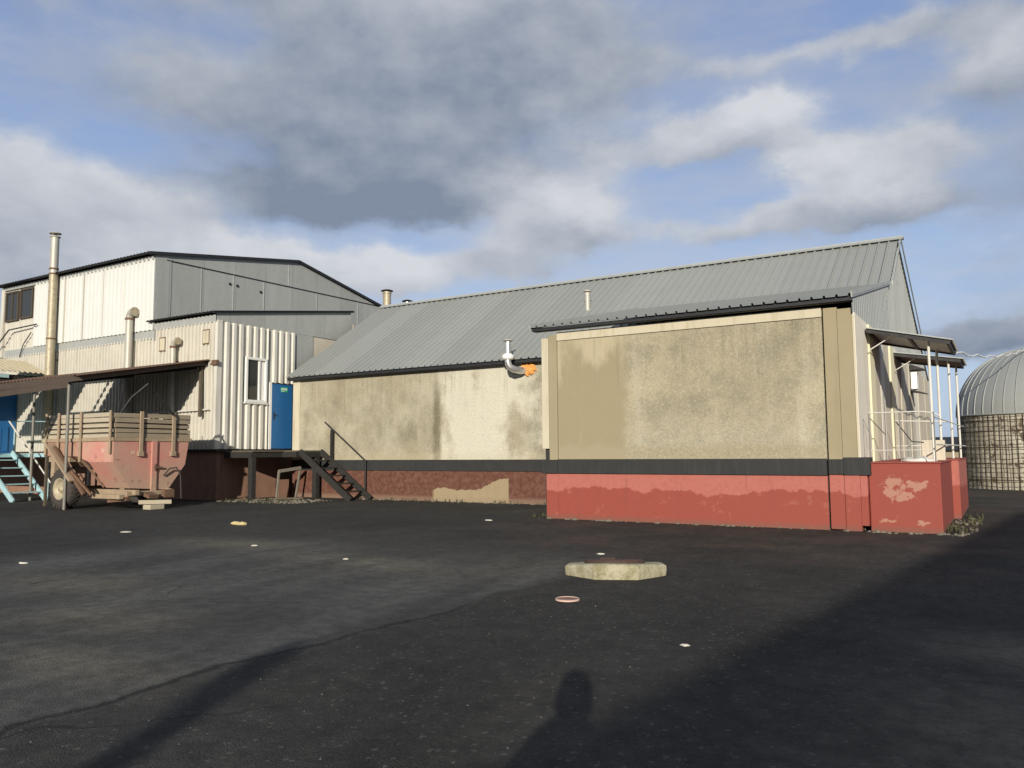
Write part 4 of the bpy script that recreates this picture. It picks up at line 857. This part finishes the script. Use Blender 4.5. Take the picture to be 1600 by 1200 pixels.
def wheel(x, y, side):
    r, wd = .555, .33
    rim_s = -1 if side < 0 else 1
    t_ = MB(); t_.lathe((x, y, r), [(.30, -wd/2+.01), (.40, -wd/2-.015), (.50, -wd/2), (r-.015, -wd/2+.05), (r, -wd*.2), (r, wd*.2), (r-.015, wd/2-.05), (.50, wd/2), (.40, wd/2+.015), (.30, wd/2-.01), (.29, 0), (.30, -wd/2+.01)], 40, 'y')
    for k in range(26):
        a = 2*math.pi*k/26
        for sgn in (-1, 1):
            a2 = a+(.12 if sgn > 0 else 0)
            p0 = (x+(r+.005)*math.cos(a2), y+sgn*.02, r+(r+.005)*math.sin(a2)); a3 = a2+.10
            p1 = (x+(r-.015)*math.cos(a3), y+sgn*(wd/2-.02), r+(r-.015)*math.sin(a3))
            t_.beam(p0, p1, .04, .035, (math.cos(a2), 0, math.sin(a2)))
    wh = t_.build('wheel', M['rubber'], tr)
    f_ = MB(); f_.lathe((x, y+side*wd/2, r), [(.305, 0), (.30, side*.02), (.25, -side*.03), (.21, -side*.10), (.12, -side*.11), (.10, -side*.04), (.07, -side*.0), (.001, side*.005)][::(1 if side > 0 else -1)], 28, 'y')
    f_.build('rim', M['rim'], wh)
wheel(-22.35, 12.50, -1); wheel(-22.35, 14.80, 1)
# load of scrap peeking over the boards
mb = MB(); rn = random.Random(11)
for k in range(90):
    x_, y_ = rn.uniform(TX0+.1, TX1-.08), rn.uniform(TY0+.1, TY1-.08)
    p0 = Vector((x_, y_, rn.uniform(2.44, 2.62))); q0 = p0+Vector((rn.uniform(-.4, .4), rn.uniform(-.3, .3), rn.uniform(-.08, .12)))
    q0.x = min(max(q0.x, TX0+.06), TX1-.05); q0.y = min(max(q0.y, TY0+.06), TY1-.04); mb.beam(p0, q0, rn.uniform(.03, .08), rn.uniform(.02, .05))
mb.box(TX0+.05, TY0+.05, 1.9, TX1-.03, TY1-.03, 2.48); lo = mb.build('scrap_load', M['wood_deck'])
tag(lo, 'heap of old timber scrap filling the plank-sided trailer', 'scrap'); 
# tow gear at the far end of the trailer
mb = MB(); mb.lathe((-23.95, 13.2, 1.62), [(.001, 0), (.2, 0), (.22, .06), (.22, .5), (.19, .56), (.10, .6), (.001, .6)], 20)
tag(mb.build('steel_drum', M['dusty_steel']), 'dusty buff drum standing behind the left end of the trailer', 'drum')
mb = MB(); mb.box(-24.25, 12.9, 1.44, -23.6, 13.5, 1.61)
for q in ((-24.2, 12.95), (-23.66, 12.95), (-24.2, 13.44), (-23.66, 13.44)): mb.beam((q[0], q[1], 0), (q[0], q[1], 1.44), .07, .07)
tag(mb.build('timber_stand', M['wood_deck']), 'timber stand carrying the dusty drum behind the trailer', 'stand')
# wooden blocks by the hitch
t = thing('block_stack', 'stack of pale wooden blocks propping the trailer hitch', 'blocks', (-19.9, 13.6, 0))
mb = MB(); mb.box(-20.05, 13.35, 0, -19.72, 13.78, .13); mb.build('block', M['wood_grey'], t, .01)
mb = MB(); mb.beam((-20.1, 13.25, .20), (-19.66, 13.95, .19), .16, .11); mb.build('plank', M['wood_grey'], t, .01)

# ------------------------------------------------------------------ timber loading platform + stairs
dk = thing('loading_platform', 'dark tarred timber platform on posts below the blue door', 'platform', (-20.9, 18.5, 0))
mb = MB()
for i in range(6): mb.box(EXT+.09, 17.30+i*.425, 1.555, -20.32, 17.30+i*.425+.405, 1.61)
mb.box(-20.32, 18.6, 1.555, -19.75, 19.78, 1.605); mb.build('deck_boards', M['wood_deck'], dk, .005)
mb = MB(); mb.box(EXT+.09, 17.26, 1.37, -20.36, 17.34, 1.555); mb.box(-20.44, 17.34, 1.38, -20.36, 18.55, 1.555); mb.box(-20.4, 18.55, 1.38, -19.72, 18.63, 1.555); mb.box(-19.8, 18.63, 1.38, -19.72, 19.75, 1.555); each(mb, 'edge_beam', M['wood_dark'], dk, .006)
for (x_, y_) in ((-20.42, 17.36), (-19.82, 19.55)): MB().box(x_-.09, y_-.09, -.05, x_+.09, y_+.09, 1.38).build('post', M['wood_dark'], dk, .012)
ws = thing('timber_stairs', 'dark open timber steps leading down from the loading platform along the wall', 'stairs', (-18.6, 19.2, 0))
for y_ in (18.72, 19.66): MB().beam((-19.72, y_, 1.56), (-17.48, y_, .02), .07, .20).build('stringer', M['wood_dark'], ws, .006)
for k in range(1, 6):
    f_ = k/6; MB().box(-19.72+2.2*f_-.11, 18.76, 1.50-1.50*f_, -19.72+2.2*f_+.11, 19.62, 1.54-1.50*f_).build('tread', M['wood_dark'], ws)
mb = MB(); mb.tube([(-19.6, 19.72, 2.56), (-17.72, 19.72, 1.22)], .028, 8); mb.build('handrail', M['dark_metal'], ws)
mb = MB(); mb.beam((-19.27, 19.72, 1.3), (-19.27, 19.72, 2.30), .10, .06); mb.tube([(-17.76, 19.72, .15), (-17.76, 19.72, 1.22)], .028, 8); each(mb, 'rail_post', M['dark_metal'], ws)
# broken things below it
t = thing('broken_chair', 'broken grey wooden frame leaning under the loading platform', 'broken furniture', (-20.6, 18.9, 0))
mb = MB(); mb.beam((-20.55, 18.5, 0), (-20.45, 18.5, .92), .07, .05); mb.beam((-20.45, 18.5, .92), (-20.35, 19.35, 1.02), .08, .10); mb.beam((-20.35, 19.35, 1.02), (-20.5, 19.3, .0), .06, .06); mb.build('frame', M['old_frame'], t)
mb = MB(); mb.box(-21.1, 18.95, .0, -20.95, 19.4, .62); mb.build('seat_board', M['brown_dark'], t)
mb = MB(); mb.beam((-21.3, 17.6, .10), (-20.8, 17.5, .16), .12, .06); mb.beam((-21.0, 17.55, .05), (-20.75, 17.75, .24), .09, .05)
tag(mb.build('broken_plank', M['rust']), 'reddish broken plank lying on the ground under the platform', 'plank')
mb = MB(); mb.beam((-20.2, 17.9, .05), (-19.4, 18.6, .06), .16, .05); mb.beam((-20.9, 17.15, .03), (-20.0, 17.6, .05), .08, .04)
tag(mb.build('loose_board', M['wood_deck']), 'dark loose boards lying beside the front platform post', 'board')

# ------------------------------------------------------------------ red porch, canopies, railings
PX = -.93
po = thing('red_porch', 'patchy red concrete porch platform against the right side wall', 'porch', (-1.5, 18, 0))
mb = MB(); mb.box(-2.09, 15.82, -.1, PX, 19.4, 1.22); mb.build('platform_wall', M['red_porch'], po, .015)
mb = MB(); mb.box(-2.09, 19.405, .0, -.79, 23.6, 1.235); mb.build('rear_platform_wall', M['red'], po, .015)
mb = MB(); mb.box(-2.10, 15.80, 1.222, PX+.02, 19.4, 1.25); mb.box(-2.1, 19.41, 1.237, -.77, 23.6, 1.262); mb.build('deck', M['red_porch'], po, .006)
def canopy(y0, y1, posts, label, zo, under):
    t = thing('door_canopy', label, 'canopy', (-1.5, (y0+y1)/2, 1.25), 'canopies over the porch doors')
    z0 = 3.87; s_ = (z0-zo)/1.47
    mb = MB(); mb.corr((-2.17, y0-.03, z0), (0, 1, 0), (1, 0, -s_), y1-y0+.06, (s_, 0, 1), .2, .03, lambda t_: 0, lambda t_: 1.54, 'trap', 1, .006); mb.build('roof_sheet', M['gable'], t)
    mb = MB()
    for y_ in (y0, y1-.05): mb.beam((-2.17, y_+.025, z0-.045), (-.72, y_+.025, zo-.045), .05, .07)
    mb.box(-.78, y0+.05, zo-.075, -.73, y1-.05, zo-.01); mb.box(-2.17, y0+.05, z0-.09, -2.12, y1-.05, z0-.02); mb.box(-1.45, y0+.05, (z0+zo)/2-.085, -1.40, y1-.05, (z0+zo)/2-.03)
    mb.build('frame', M['dark_metal'], t)
    mb = MB(); mb.add([(-2.1, y0+.06, z0-.055), (-.8, y0+.06, zo-.03), (-.8, y1-.06, zo-.03), (-2.1, y1-.06, z0-.055)], [(0, 1, 2, 3)]); mb.add([(-2.1, y0+.06, z0-.05), (-.8, y0+.06, zo-.025), (-.8, y1-.06, zo-.025), (-2.1, y1-.06, z0-.05)], [(3, 2, 1, 0)]); mb.build('lining', under, t)
    for (x_, y_) in posts: MB().tube([(x_, y_, 1.25), (x_, y_, z0-s_*(x_+2.17)-.06)], .026, 10).build('post', M['white_steel'], t)
    mb = MB(); mb.tube([(-2.15, y0+.2, 3.45), (-1.7, y0+.2, 3.72)], .012, 6); mb.build('stay', M['white_steel'], t)
    return t
canopy(16.94, 19.05, ((-1.10, 17.15), (-1.06, 18.8)), 'front canopy with dark frame on white posts above the red porch', 3.52, M['gable'])
canopy(21.58, 23.48, ((-.99, 21.75), (-.89, 23.3)), 'rear canopy with brown lining, farther back along the side wall', 3.62, M['wood_brown'])
rl = thing('porch_railing', 'thin cream rod railing around the red porch', 'railing', (-1.5, 16, 1.25))
mb = MB(); mb.tube([(-2.06, 15.95, 2.15), (-1.2, 15.95, 2.15), (-1.0, 15.97, 2.12), (-.90, 16.0, 2.06)], .011, 8); mb.build('top_rail', M['white_steel'], rl)
mb = MB(); mb.tube([(-2.06, 15.95, 1.46), (-1.0, 15.95, 1.46)], .008, 8); mb.tube([(-1.0, 16.1, 1.56), (-.78, 23.4, 1.56)], .015, 8); mb.tube([(-1.0, 16.1, 2.05), (-.80, 23.4, 2.05)], .012, 8); mb.tube([(-1.95, 19.2, 2.1), (-.95, 19.2, 2.06)], .014, 8); mb.tube([(-1.95, 19.2, 1.55), (-.95, 19.2, 1.55)], .014, 8); each(mb, 'rail', M['white_steel'], rl)
for x_ in (-2.06, -1.55, -1.0): MB().tube([(x_, 15.95, 1.25), (x_, 15.95, 2.14)], .011, 8).build('rail_post', M['grey_steel'], rl)
mb = MB(); mb.tube([(-2.04, 15.95, 2.05), (-1.80, 15.95, 1.75)], .008, 6); mb.tube([(-1.68, 16.6, 2.0), (-1.42, 16.6, 1.62), (-1.22, 16.6, 1.6)], .012, 6); each(mb, 'diagonal_stay', M['dark_metal'], rl)
t = thing('wall_lamp', 'small white wall lamp with black hood on the side wall past the canopies', 'lamp', (-2.1, 26.2, 3.4))
mb = MB(); mb.box(-2.16, 25.9, 3.25, -2.0, 26.4, 3.75); mb.build('body', M['white'], t)
mb = MB(); mb.prism([(-2.16, 25.8, 3.98), (-1.80, 25.8, 3.82), (-2.16, 25.8, 3.80)], (0, .7, 0)); mb.prism([(-2.16, 25.8, 3.24), (-1.75, 25.8, 3.10), (-2.16, 25.8, 3.18)], (0, .7, 0)); each(mb, 'hood', M['dark_metal'], t)
mb = MB(); bm = bmesh.new(); bmesh.ops.create_icosphere(bm, subdivisions=3, radius=1); rr = random.Random(9)
vs = [(-1.32+v.co.x*.30*(1+rr.uniform(-.06, .06)), 16.6+v.co.y*.35, 1.252+max(-.001, v.co.z*.085*(1+.3*math.sin(7*v.co.x)))) for v in bm.verts]
mb.add(vs, [tuple(v.index for v in f.verts) for f in bm.faces], True); bm.free(); tag(mb.build('white_sack', M['sack']), 'flattened white sack lying on the edge of the red porch', 'sack')
for (x_, y_, w_, l_) in ((-1.28, 18.2, .2, 'pale block with flaking paint standing on the porch, left of the pair'), (-1.06, 18.35, .18, 'pale block with flaking paint standing on the porch, right of the pair')):
    mb = MB(); mb.box(x_-w_/2, y_-.1, 1.25, x_+w_/2, y_+.1, 1.66); tag(mb.build('concrete_block', M['dirty_slab'], None, .015), l_, 'block', 'pale blocks on the porch')

# ------------------------------------------------------------------ silo with ribbed dome
SX, SY, SR = 1.30, 36.7, 2.74
si = thing('round_silo', 'round block silo with light grey ribbed metal dome at the right edge', 'silo', (SX, SY, 0))
mb = MB(); mb.lathe((SX, SY, -.1), [(SR, 0), (SR, 2.86)], 64); mb.build('block_wall', M['blocks'], si)
HZ = 2.78
pr = [(SR*1.015*math.cos(a)**.9 if a < 1.57 else .001, HZ+SR*.95*math.sin(a)) for a in [i*math.pi/2/18 for i in range(19)]]
mb = MB(); mb.lathe((SX, SY, 0), pr, 72); mb.build('dome', M['dome'], si)
mb = MB()
for k in range(44):
    a = 2*math.pi*k/44; mb.tube([(SX+(r_+.012)*math.cos(a), SY+(r_+.012)*math.sin(a), z_) for (r_, z_) in pr[:-1]], .022, 5, False)
mb.build('dome_rib', M['dome'], si)
mb = MB()
for k in range(88):
    a = 2*math.pi*k/88; mb.tube([(SX+(SR+.03)*math.cos(a), SY+(SR+.03)*math.sin(a), 0), (SX+(SR+.03)*math.cos(a), SY+(SR+.03)*math.sin(a), 2.75)],   .010, 5)
for z_ in (.35, .95, 1.55, 2.15, 2.55): mb.lathe((SX, SY, z_), [(SR+.02, -.012), (SR+.045, 0), (SR+.02, .012)], 64)
mb.build('wire_mesh', M['wire'], si)
mb = MB(); mb.lathe((SX, SY, HZ), [(SR+.0, -.03), (SR+.075, -.02), (SR+.075, .02), (SR, .03)], 64); mb.build('dome_flashing', M['dome'], si)
mb = MB(); rn = random.Random(2); pts = []
for i in range(25):
    f_ = i/24; pts.append((-.70+(1.2+.70)*f_, 19.05+(36.7-19.05)*f_, 3.50+(5.50-3.50)*f_-1.0*f_*(1-f_)*.9+.035*math.sin(i*1.9)))
mb.tube(pts, .017, 6); tag(mb.build('overhead_cable', M['white']), 'wavy white cable running from the front canopy to the silo dome', 'cable')
# low shed far off between porch and silo
t = thing('distant_shed', 'low brown shed with dark roof far off between porch posts and silo', 'shed', (-6, 104, 0))
mb = MB(); mb.box(-14, 102, -.1, 6, 108, 1.55); mb.build('wall', M['wood_end'], t)
mb = MB(); mb.prism([(-14.5, 101.4, 1.45), (-14.5, 105, 3.0), (-14.5, 108.6, 1.45)], (21, 0, 0)); mb.build('roof', M['roof_edge'], t)

# ------------------------------------------------------------------ manhole ring and litter on the yard
mh = thing('manhole_ring', 'low octagonal mossy concrete ring around a rusty manhole lid in the yard', 'manhole', (-4.12, 9.1, 0))
def mtilt(x, y): return -.115*((x+4.05)*-.52+(y-9.1)*.854)        # the ring has sunk at the back
def octa(r, z, rot=.05): return [(-4.12+r*math.cos(rot+k*math.pi/4), 9.10+r*math.sin(rot+k*math.pi/4), z+.004*((k*3) % 5-2)+mtilt(-4.12+r*math.cos(rot+k*math.pi/4), 9.10+r*math.sin(rot+k*math.pi/4))) for k in range(8)]
outer = [octa(.63, -.12), octa(.655, .02), octa(.655, .075), octa(.635, .10), octa(.59, .108), octa(.38, .108), octa(.365, .06)]
mb = MB(); vs = [p for l in outer for p in l]; fs = [(i*8+k, i*8+(k+1) % 8, (i+1)*8+(k+1) % 8, (i+1)*8+k) for i in range(6) for k in range(8)]; mb.add(vs, fs)
mb.build('ring', M['conc'], mh, .02)
mb = MB(); mb.lathe((-4.14, 9.13, .104), [(.37, -.03), (.37, .035), (.33, .045), (.001, .045)], 28); mb.box(-4.27, 9.0, .149, -4.07, 9.05, .168); mb.v = [(p[0], p[1], p[2]+mtilt(p[0], p[1])) for p in mb.v]; mb.build('lid', M['lid'], mh)
def scrap(name, label, cat, x, y, sx, sy, sz, m, seed, grp=None):
    r_ = random.Random(seed); bm = bmesh.new(); bmesh.ops.create_icosphere(bm, subdivisions=2, radius=1); mb = MB()
    vs = [(x+v.co.x*sx*(1+r_.uniform(-.25, .25)), y+v.co.y*sy*(1+r_.uniform(-.25, .25)), ground_z(x, y)+sz*.5+v.co.z*sz*(1+r_.uniform(-.4, .4))) for v in bm.verts]
    mb.add(vs, [tuple(v.index for v in f.verts) for f in bm.faces]); bm.free()
    return tag(mb.build(name, m), label, cat, grp)
t = thing('plastic_lid', 'faded pink round lid lying flat in front of the manhole ring', 'lid', (-3.76, 7.15, 0))
zg = ground_z(-3.76, 7.15); mb = MB(); mb.lathe((-3.76, 7.15, zg+.01), [(.106, .010), (.110, .017), (.118, .016), (.122, .0)], 26); mb.build('rim', M['pink_lid'], t)
mb = MB(); mb.lathe((-3.76, 7.15, zg+.012), [(.106, .0), (.10, .006), (.001, .008)], 26); mb.build('disc', M['lid_disc'], t)
scrap('foam_scrap', 'straw yellow rag lying on the asphalt left of the platform stairs', 'rag', -13.72, 11.35, .24, .09, .045, M['yellow'], 1)
scrap('paper_scrap', 'small white scrap alone on dark asphalt right of the plastic lid', 'scrap', -2.1, 5.87, .040, .03, .008, M['paper'], 2)
scrap('paper_scrap', 'flat pale scrap on the asphalt in front of the trailer', 'scrap', -14.55, 9.35, .13, .09, .012, M['paper'], 3)
scrap('paper_scrap', 'tiny pale scrap below the yellow rag', 'scrap', -10.23, 8.78, .06, .04, .012, M['paper'], 4)
scrap('paper_scrap', 'tiny pale scrap midway between yellow rag and manhole ring', 'scrap', -7.85, 8.33, .05, .035, .012, M['paper'], 5)
scrap('paper_scrap', 'tiny pale scrap just behind the manhole ring', 'scrap', -4.97, 10.5, .06, .03, .012, M['paper'], 6)
scrap('paper_scrap', 'pale scrap at the left edge of the yard', 'scrap', -11.6, 5.95, .10, .05, .014, M['paper'], 7)
scrap('paper_scrap', 'pale scrap close to the foot of the annex plinth', 'scrap', -9.6, 14.6, .09, .05, .015, M['paper'], 8)
# loose gravel and weeds: nobody could count these
def scatter(name, zones, m, size, seed, flat=.6):
    r_ = random.Random(seed); mb = MB()
    for (x0, x1, y0, y1, n) in zones:
        for _ in range(n):
            x, y = r_.uniform(x0, x1), r_.uniform(y0, y1); s_ = size*(.25+1.2*r_.random()**2.5); z = ground_z(x, y)
            a = r_.uniform(0, 6.28); pts = []
            for k in range(5):
                q = a+k*1.256; rr_ = s_*r_.uniform(.7, 1.2); pts.append((x+rr_*math.cos(q), y+rr_*math.sin(q), z-.004))
            top = [(x+(p[0]-x)*.55, y+(p[1]-y)*.55, z+s_*flat*r_.uniform(.6, 1.2)) for p in pts]
            mb.add(pts+top, [(k, (k+1) % 5, (k+1) % 5+5, k+5) for k in range(5)]+[(5, 6, 7, 8, 9)])
    o = mb.build(name, m, base=(0, 0, 0)); o['kind'] = 'stuff'; tag(o, '', ''); del o['category']; return o
o = scatter('rubble_gravel', [(-21.5, -18.0, 16.7, 18.7, 480), (-2.2, -.6, 15.5, 15.8, 50), (-.9, -.45, 15.9, 19.5, 80), (-18, -9, 19.5, 19.84, 130), (-9, -2.3, 15.56, 15.72, 90)], M['stone'], .045, 4)
o['label'] = 'loose rubble and gravel along the building feet'
o = scatter('asphalt_grit', [(-4.6, 2.0, 2.2, 7.5, 700), (-16, -4.6, 3.0, 12, 200)], M['grit'], .006, 6)
o['label'] = 'fine stone grit strewn over the asphalt'
r_ = random.Random(8); mb = MB()
for (x0, x1, y0, y1, n) in ((-.95, -.5, 15.9, 17.2, 26), (-.75, -.4, 17.5, 20, 26), (-21.5, -19.0, 16.8, 18.2, 60), (-9.2, -8.9, 15.5, 16.5, 8), (-18, -9.2, 19.5, 19.82, 60), (0, 3, 33.2, 34.2, 50)):
    for _ in range(n):
        x, y = r_.uniform(x0, x1), r_.uniform(y0, y1)
        for k in range(5):
            a = r_.uniform(0, 6.28); h = r_.uniform(.03, .12); l = r_.uniform(.02, .07); w_ = .006
            dx_, dy_ = math.cos(a), math.sin(a)
            mb.add([(x-dy_*w_, y+dx_*w_, 0), (x+dy_*w_, y-dx_*w_, 0), (x+dx_*l*.6+dy_*w_, y+dy_*l*.6-dx_*w_, h*.7), (x+dx_*l*.6-dy_*w_, y+dy_*l*.6+dx_*w_, h*.7), (x+dx_*l, y+dy_*l, h)], [(0, 1, 2, 3), (3, 2, 4)])
o = mb.build('weeds', M['weed'], base=(0, 0, 0)); o['kind'] = 'stuff'; o['label'] = 'dry weeds growing along the wall feet'

# ------------------------------------------------------------------ what throws the long shadows: the photographer and a shed behind
pe = thing('person', 'person in dark coat and trousers standing in the yard taking the picture', 'person', (.04, -.45, 0))
def skin_chain(name, joints, edges, m, parent, root=0):
    b = WB[parent.name]; me = bpy.data.meshes.new(name)
    me.from_pydata([Vector(j[0])-b for j in joints], edges, []); me.materials.append(m)
    o = bpy.data.objects.new(name, me); COL.objects.link(o); o.parent = parent; WB[o.name] = b
    sk = o.modifiers.new('skin', 'SKIN'); sk.use_smooth_shade = True
    for i, j in enumerate(joints): me.skin_vertices[0].data[i].radius = (j[1], j[2] if len(j) > 2 else j[1])
    for i in range(len(joints)): me.skin_vertices[0].data[i].use_root = (i == root)
    su = o.modifiers.new('sub', 'SUBSURF'); su.levels = 2; su.render_levels = 2
    return o
_f = Vector((-.52, .854, 0)); _s = Vector((.854, .52, 0)); _o = Vector((.04, -.45, 0))
def P(s_, f_, z): return tuple(_o+_s*s_+_f*f_+Vector((0, 0, z)))
J = [(P(0, 0, .92), .16, .12), (P(0, 0, 1.12), .16, .12), (P(0, 0, 1.32), .18, .12), (P(0, .0, 1.42), .085), (P(0, .02, 1.49), .058), (P(0, .03, 1.56), .085, .095), (P(0, .03, 1.66), .075, .085),
     (P(.16, 0, 1.32), .07), (P(.30, .10, 1.08), .052), (P(.06, .29, 1.36), .036), (P(-.16, 0, 1.32), .07), (P(-.30, .10, 1.08), .052), (P(-.06, .29, 1.36), .036),
     (P(.10, 0, .86), .095), (P(.11, .02, .48), .068), (P(.12, 0, .09), .045), (P(.13, .14, .04), .042), (P(-.10, 0, .86), .095), (P(-.11, .02, .48), .068), (P(-.12, 0, .09), .045), (P(-.13, .14, .04), .042)]
E_ = [(0, 1), (1, 2), (2, 3), (3, 4), (4, 5), (5, 6), (2, 7), (7, 8), (8, 9), (2, 10), (10, 11), (11, 12), (0, 13), (13, 14), (14, 15), (15, 16), (0, 17), (17, 18), (18, 19), (19, 20)]
skin_chain('body', J, E_, M['skin'], pe)
K = [(P(0, 0, .70), .30, .17), (P(0, 0, .92), .28, .16), (P(0, 0, 1.12), .25, .15), (P(0, 0, 1.28), .215, .14), (P(0, -.01, 1.42), .135, .12), (P(.16, 0, 1.32), .10), (P(.30, .10, 1.08), .07), (P(.10, .25, 1.31), .05), (P(-.16, 0, 1.32), .10), (P(-.30, .10, 1.08), .07), (P(-.10, .25, 1.31), .05)]
skin_chain('coat', K, [(0, 1), (1, 2), (2, 3), (3, 4), (3, 5), (5, 6), (6, 7), (3, 8), (8, 9), (9, 10)], M['cloth'], pe)
for sg_ in (1, -1):
    skin_chain('trouser_leg', [(P(.10*sg_, 0, .88), .11), (P(.11*sg_, .02, .48), .085), (P(.12*sg_, 0, .10), .065)], [(0, 1), (1, 2)], M['denim'], pe)
    for k in range(4): skin_chain('finger', [(P(.05*sg_, .30, 1.375+.018*k), .010), (P(.065*sg_, .335, 1.385+.02*k), .009), (P(.045*sg_, .345, 1.39+.02*k), .008)], [(0, 1), (1, 2)], M['skin'], pe)
    skin_chain('thumb', [(P(.055*sg_, .29, 1.36), .011), (P(.04*sg_, .295, 1.40), .010), (P(.03*sg_, .30, 1.43), .009)], [(0, 1), (1, 2)], M['skin'], pe)
skin_chain('hood', [(P(0, -.03, 1.44), .12, .11), (P(0, -.025, 1.58), .125, .12), (P(0, -.02, 1.67), .10, .11), (P(0, -.01, 1.73), .05)], [(0, 1), (1, 2), (2, 3)], M['cloth'], pe)
mb = MB(); c0 = Vector(P(0, .335, 1.43)); mb.beam(c0-_s*.075, c0+_s*.075, .009, .072); tag(mb.build('smartphone', M['dark_metal']), 'black smartphone held up in both hands by the person', 'phone')

up = thing('utility_pole', 'concrete utility pole behind the viewpoint casting the thin shadow at lower left', 'pole', (2.6, -10.9, 0))
MB().tube([(2.6, -10.9, -.2), (2.6, -10.9, 4.95)], [.16, .12], 14).build('pole', M['cream_conc'], up)
MB().tube([(2.6, -10.9, -.1), (2.6, -10.9, .12)], .32, 14).build('footing', M['cream_conc'], up)
MB().box(2.44, -10.99, 4.55, 2.49, -10.81, 4.85).build('switch_box', M['grey_steel'], up)

nb = thing('neighbour_shed', 'plain cream shed behind the viewpoint whose shadow falls across the yard', 'building', (12.5, -10.5, 0))
NH = 6.0
A_ = Vector((5.62, -25.5, 0)); B_ = Vector((9.28, 4.0, 0)); nrm_ = Vector((B_-A_)).normalized(); out_ = Vector((nrm_.y, -nrm_.x, 0))
mb = MB(); mb.prism([A_, B_, B_+out_*9, A_+out_*9], (0, 0, NH)); mb.build('wall', M['old_sheet'], nb)
mb = MB(); a0 = A_-nrm_*.3-out_*.12; b0 = B_+nrm_*.0-out_*.12
mb.prism([a0+Vector((0, 0, NH)), a0+out_*4.6+Vector((0, 0, NH+1.0)), a0+out_*9.3+Vector((0, 0, NH))], b0-a0); mb.build('roof', M['roof_edge'], nb)
mb = MB(); mb.beam(A_+nrm_*8-out_*.02+Vector((0, 0, 1.6)), A_+nrm_*11-out_*.02+Vector((0, 0, 1.6)), .06, 3.2); mb.build('door', M['blue'], nb)
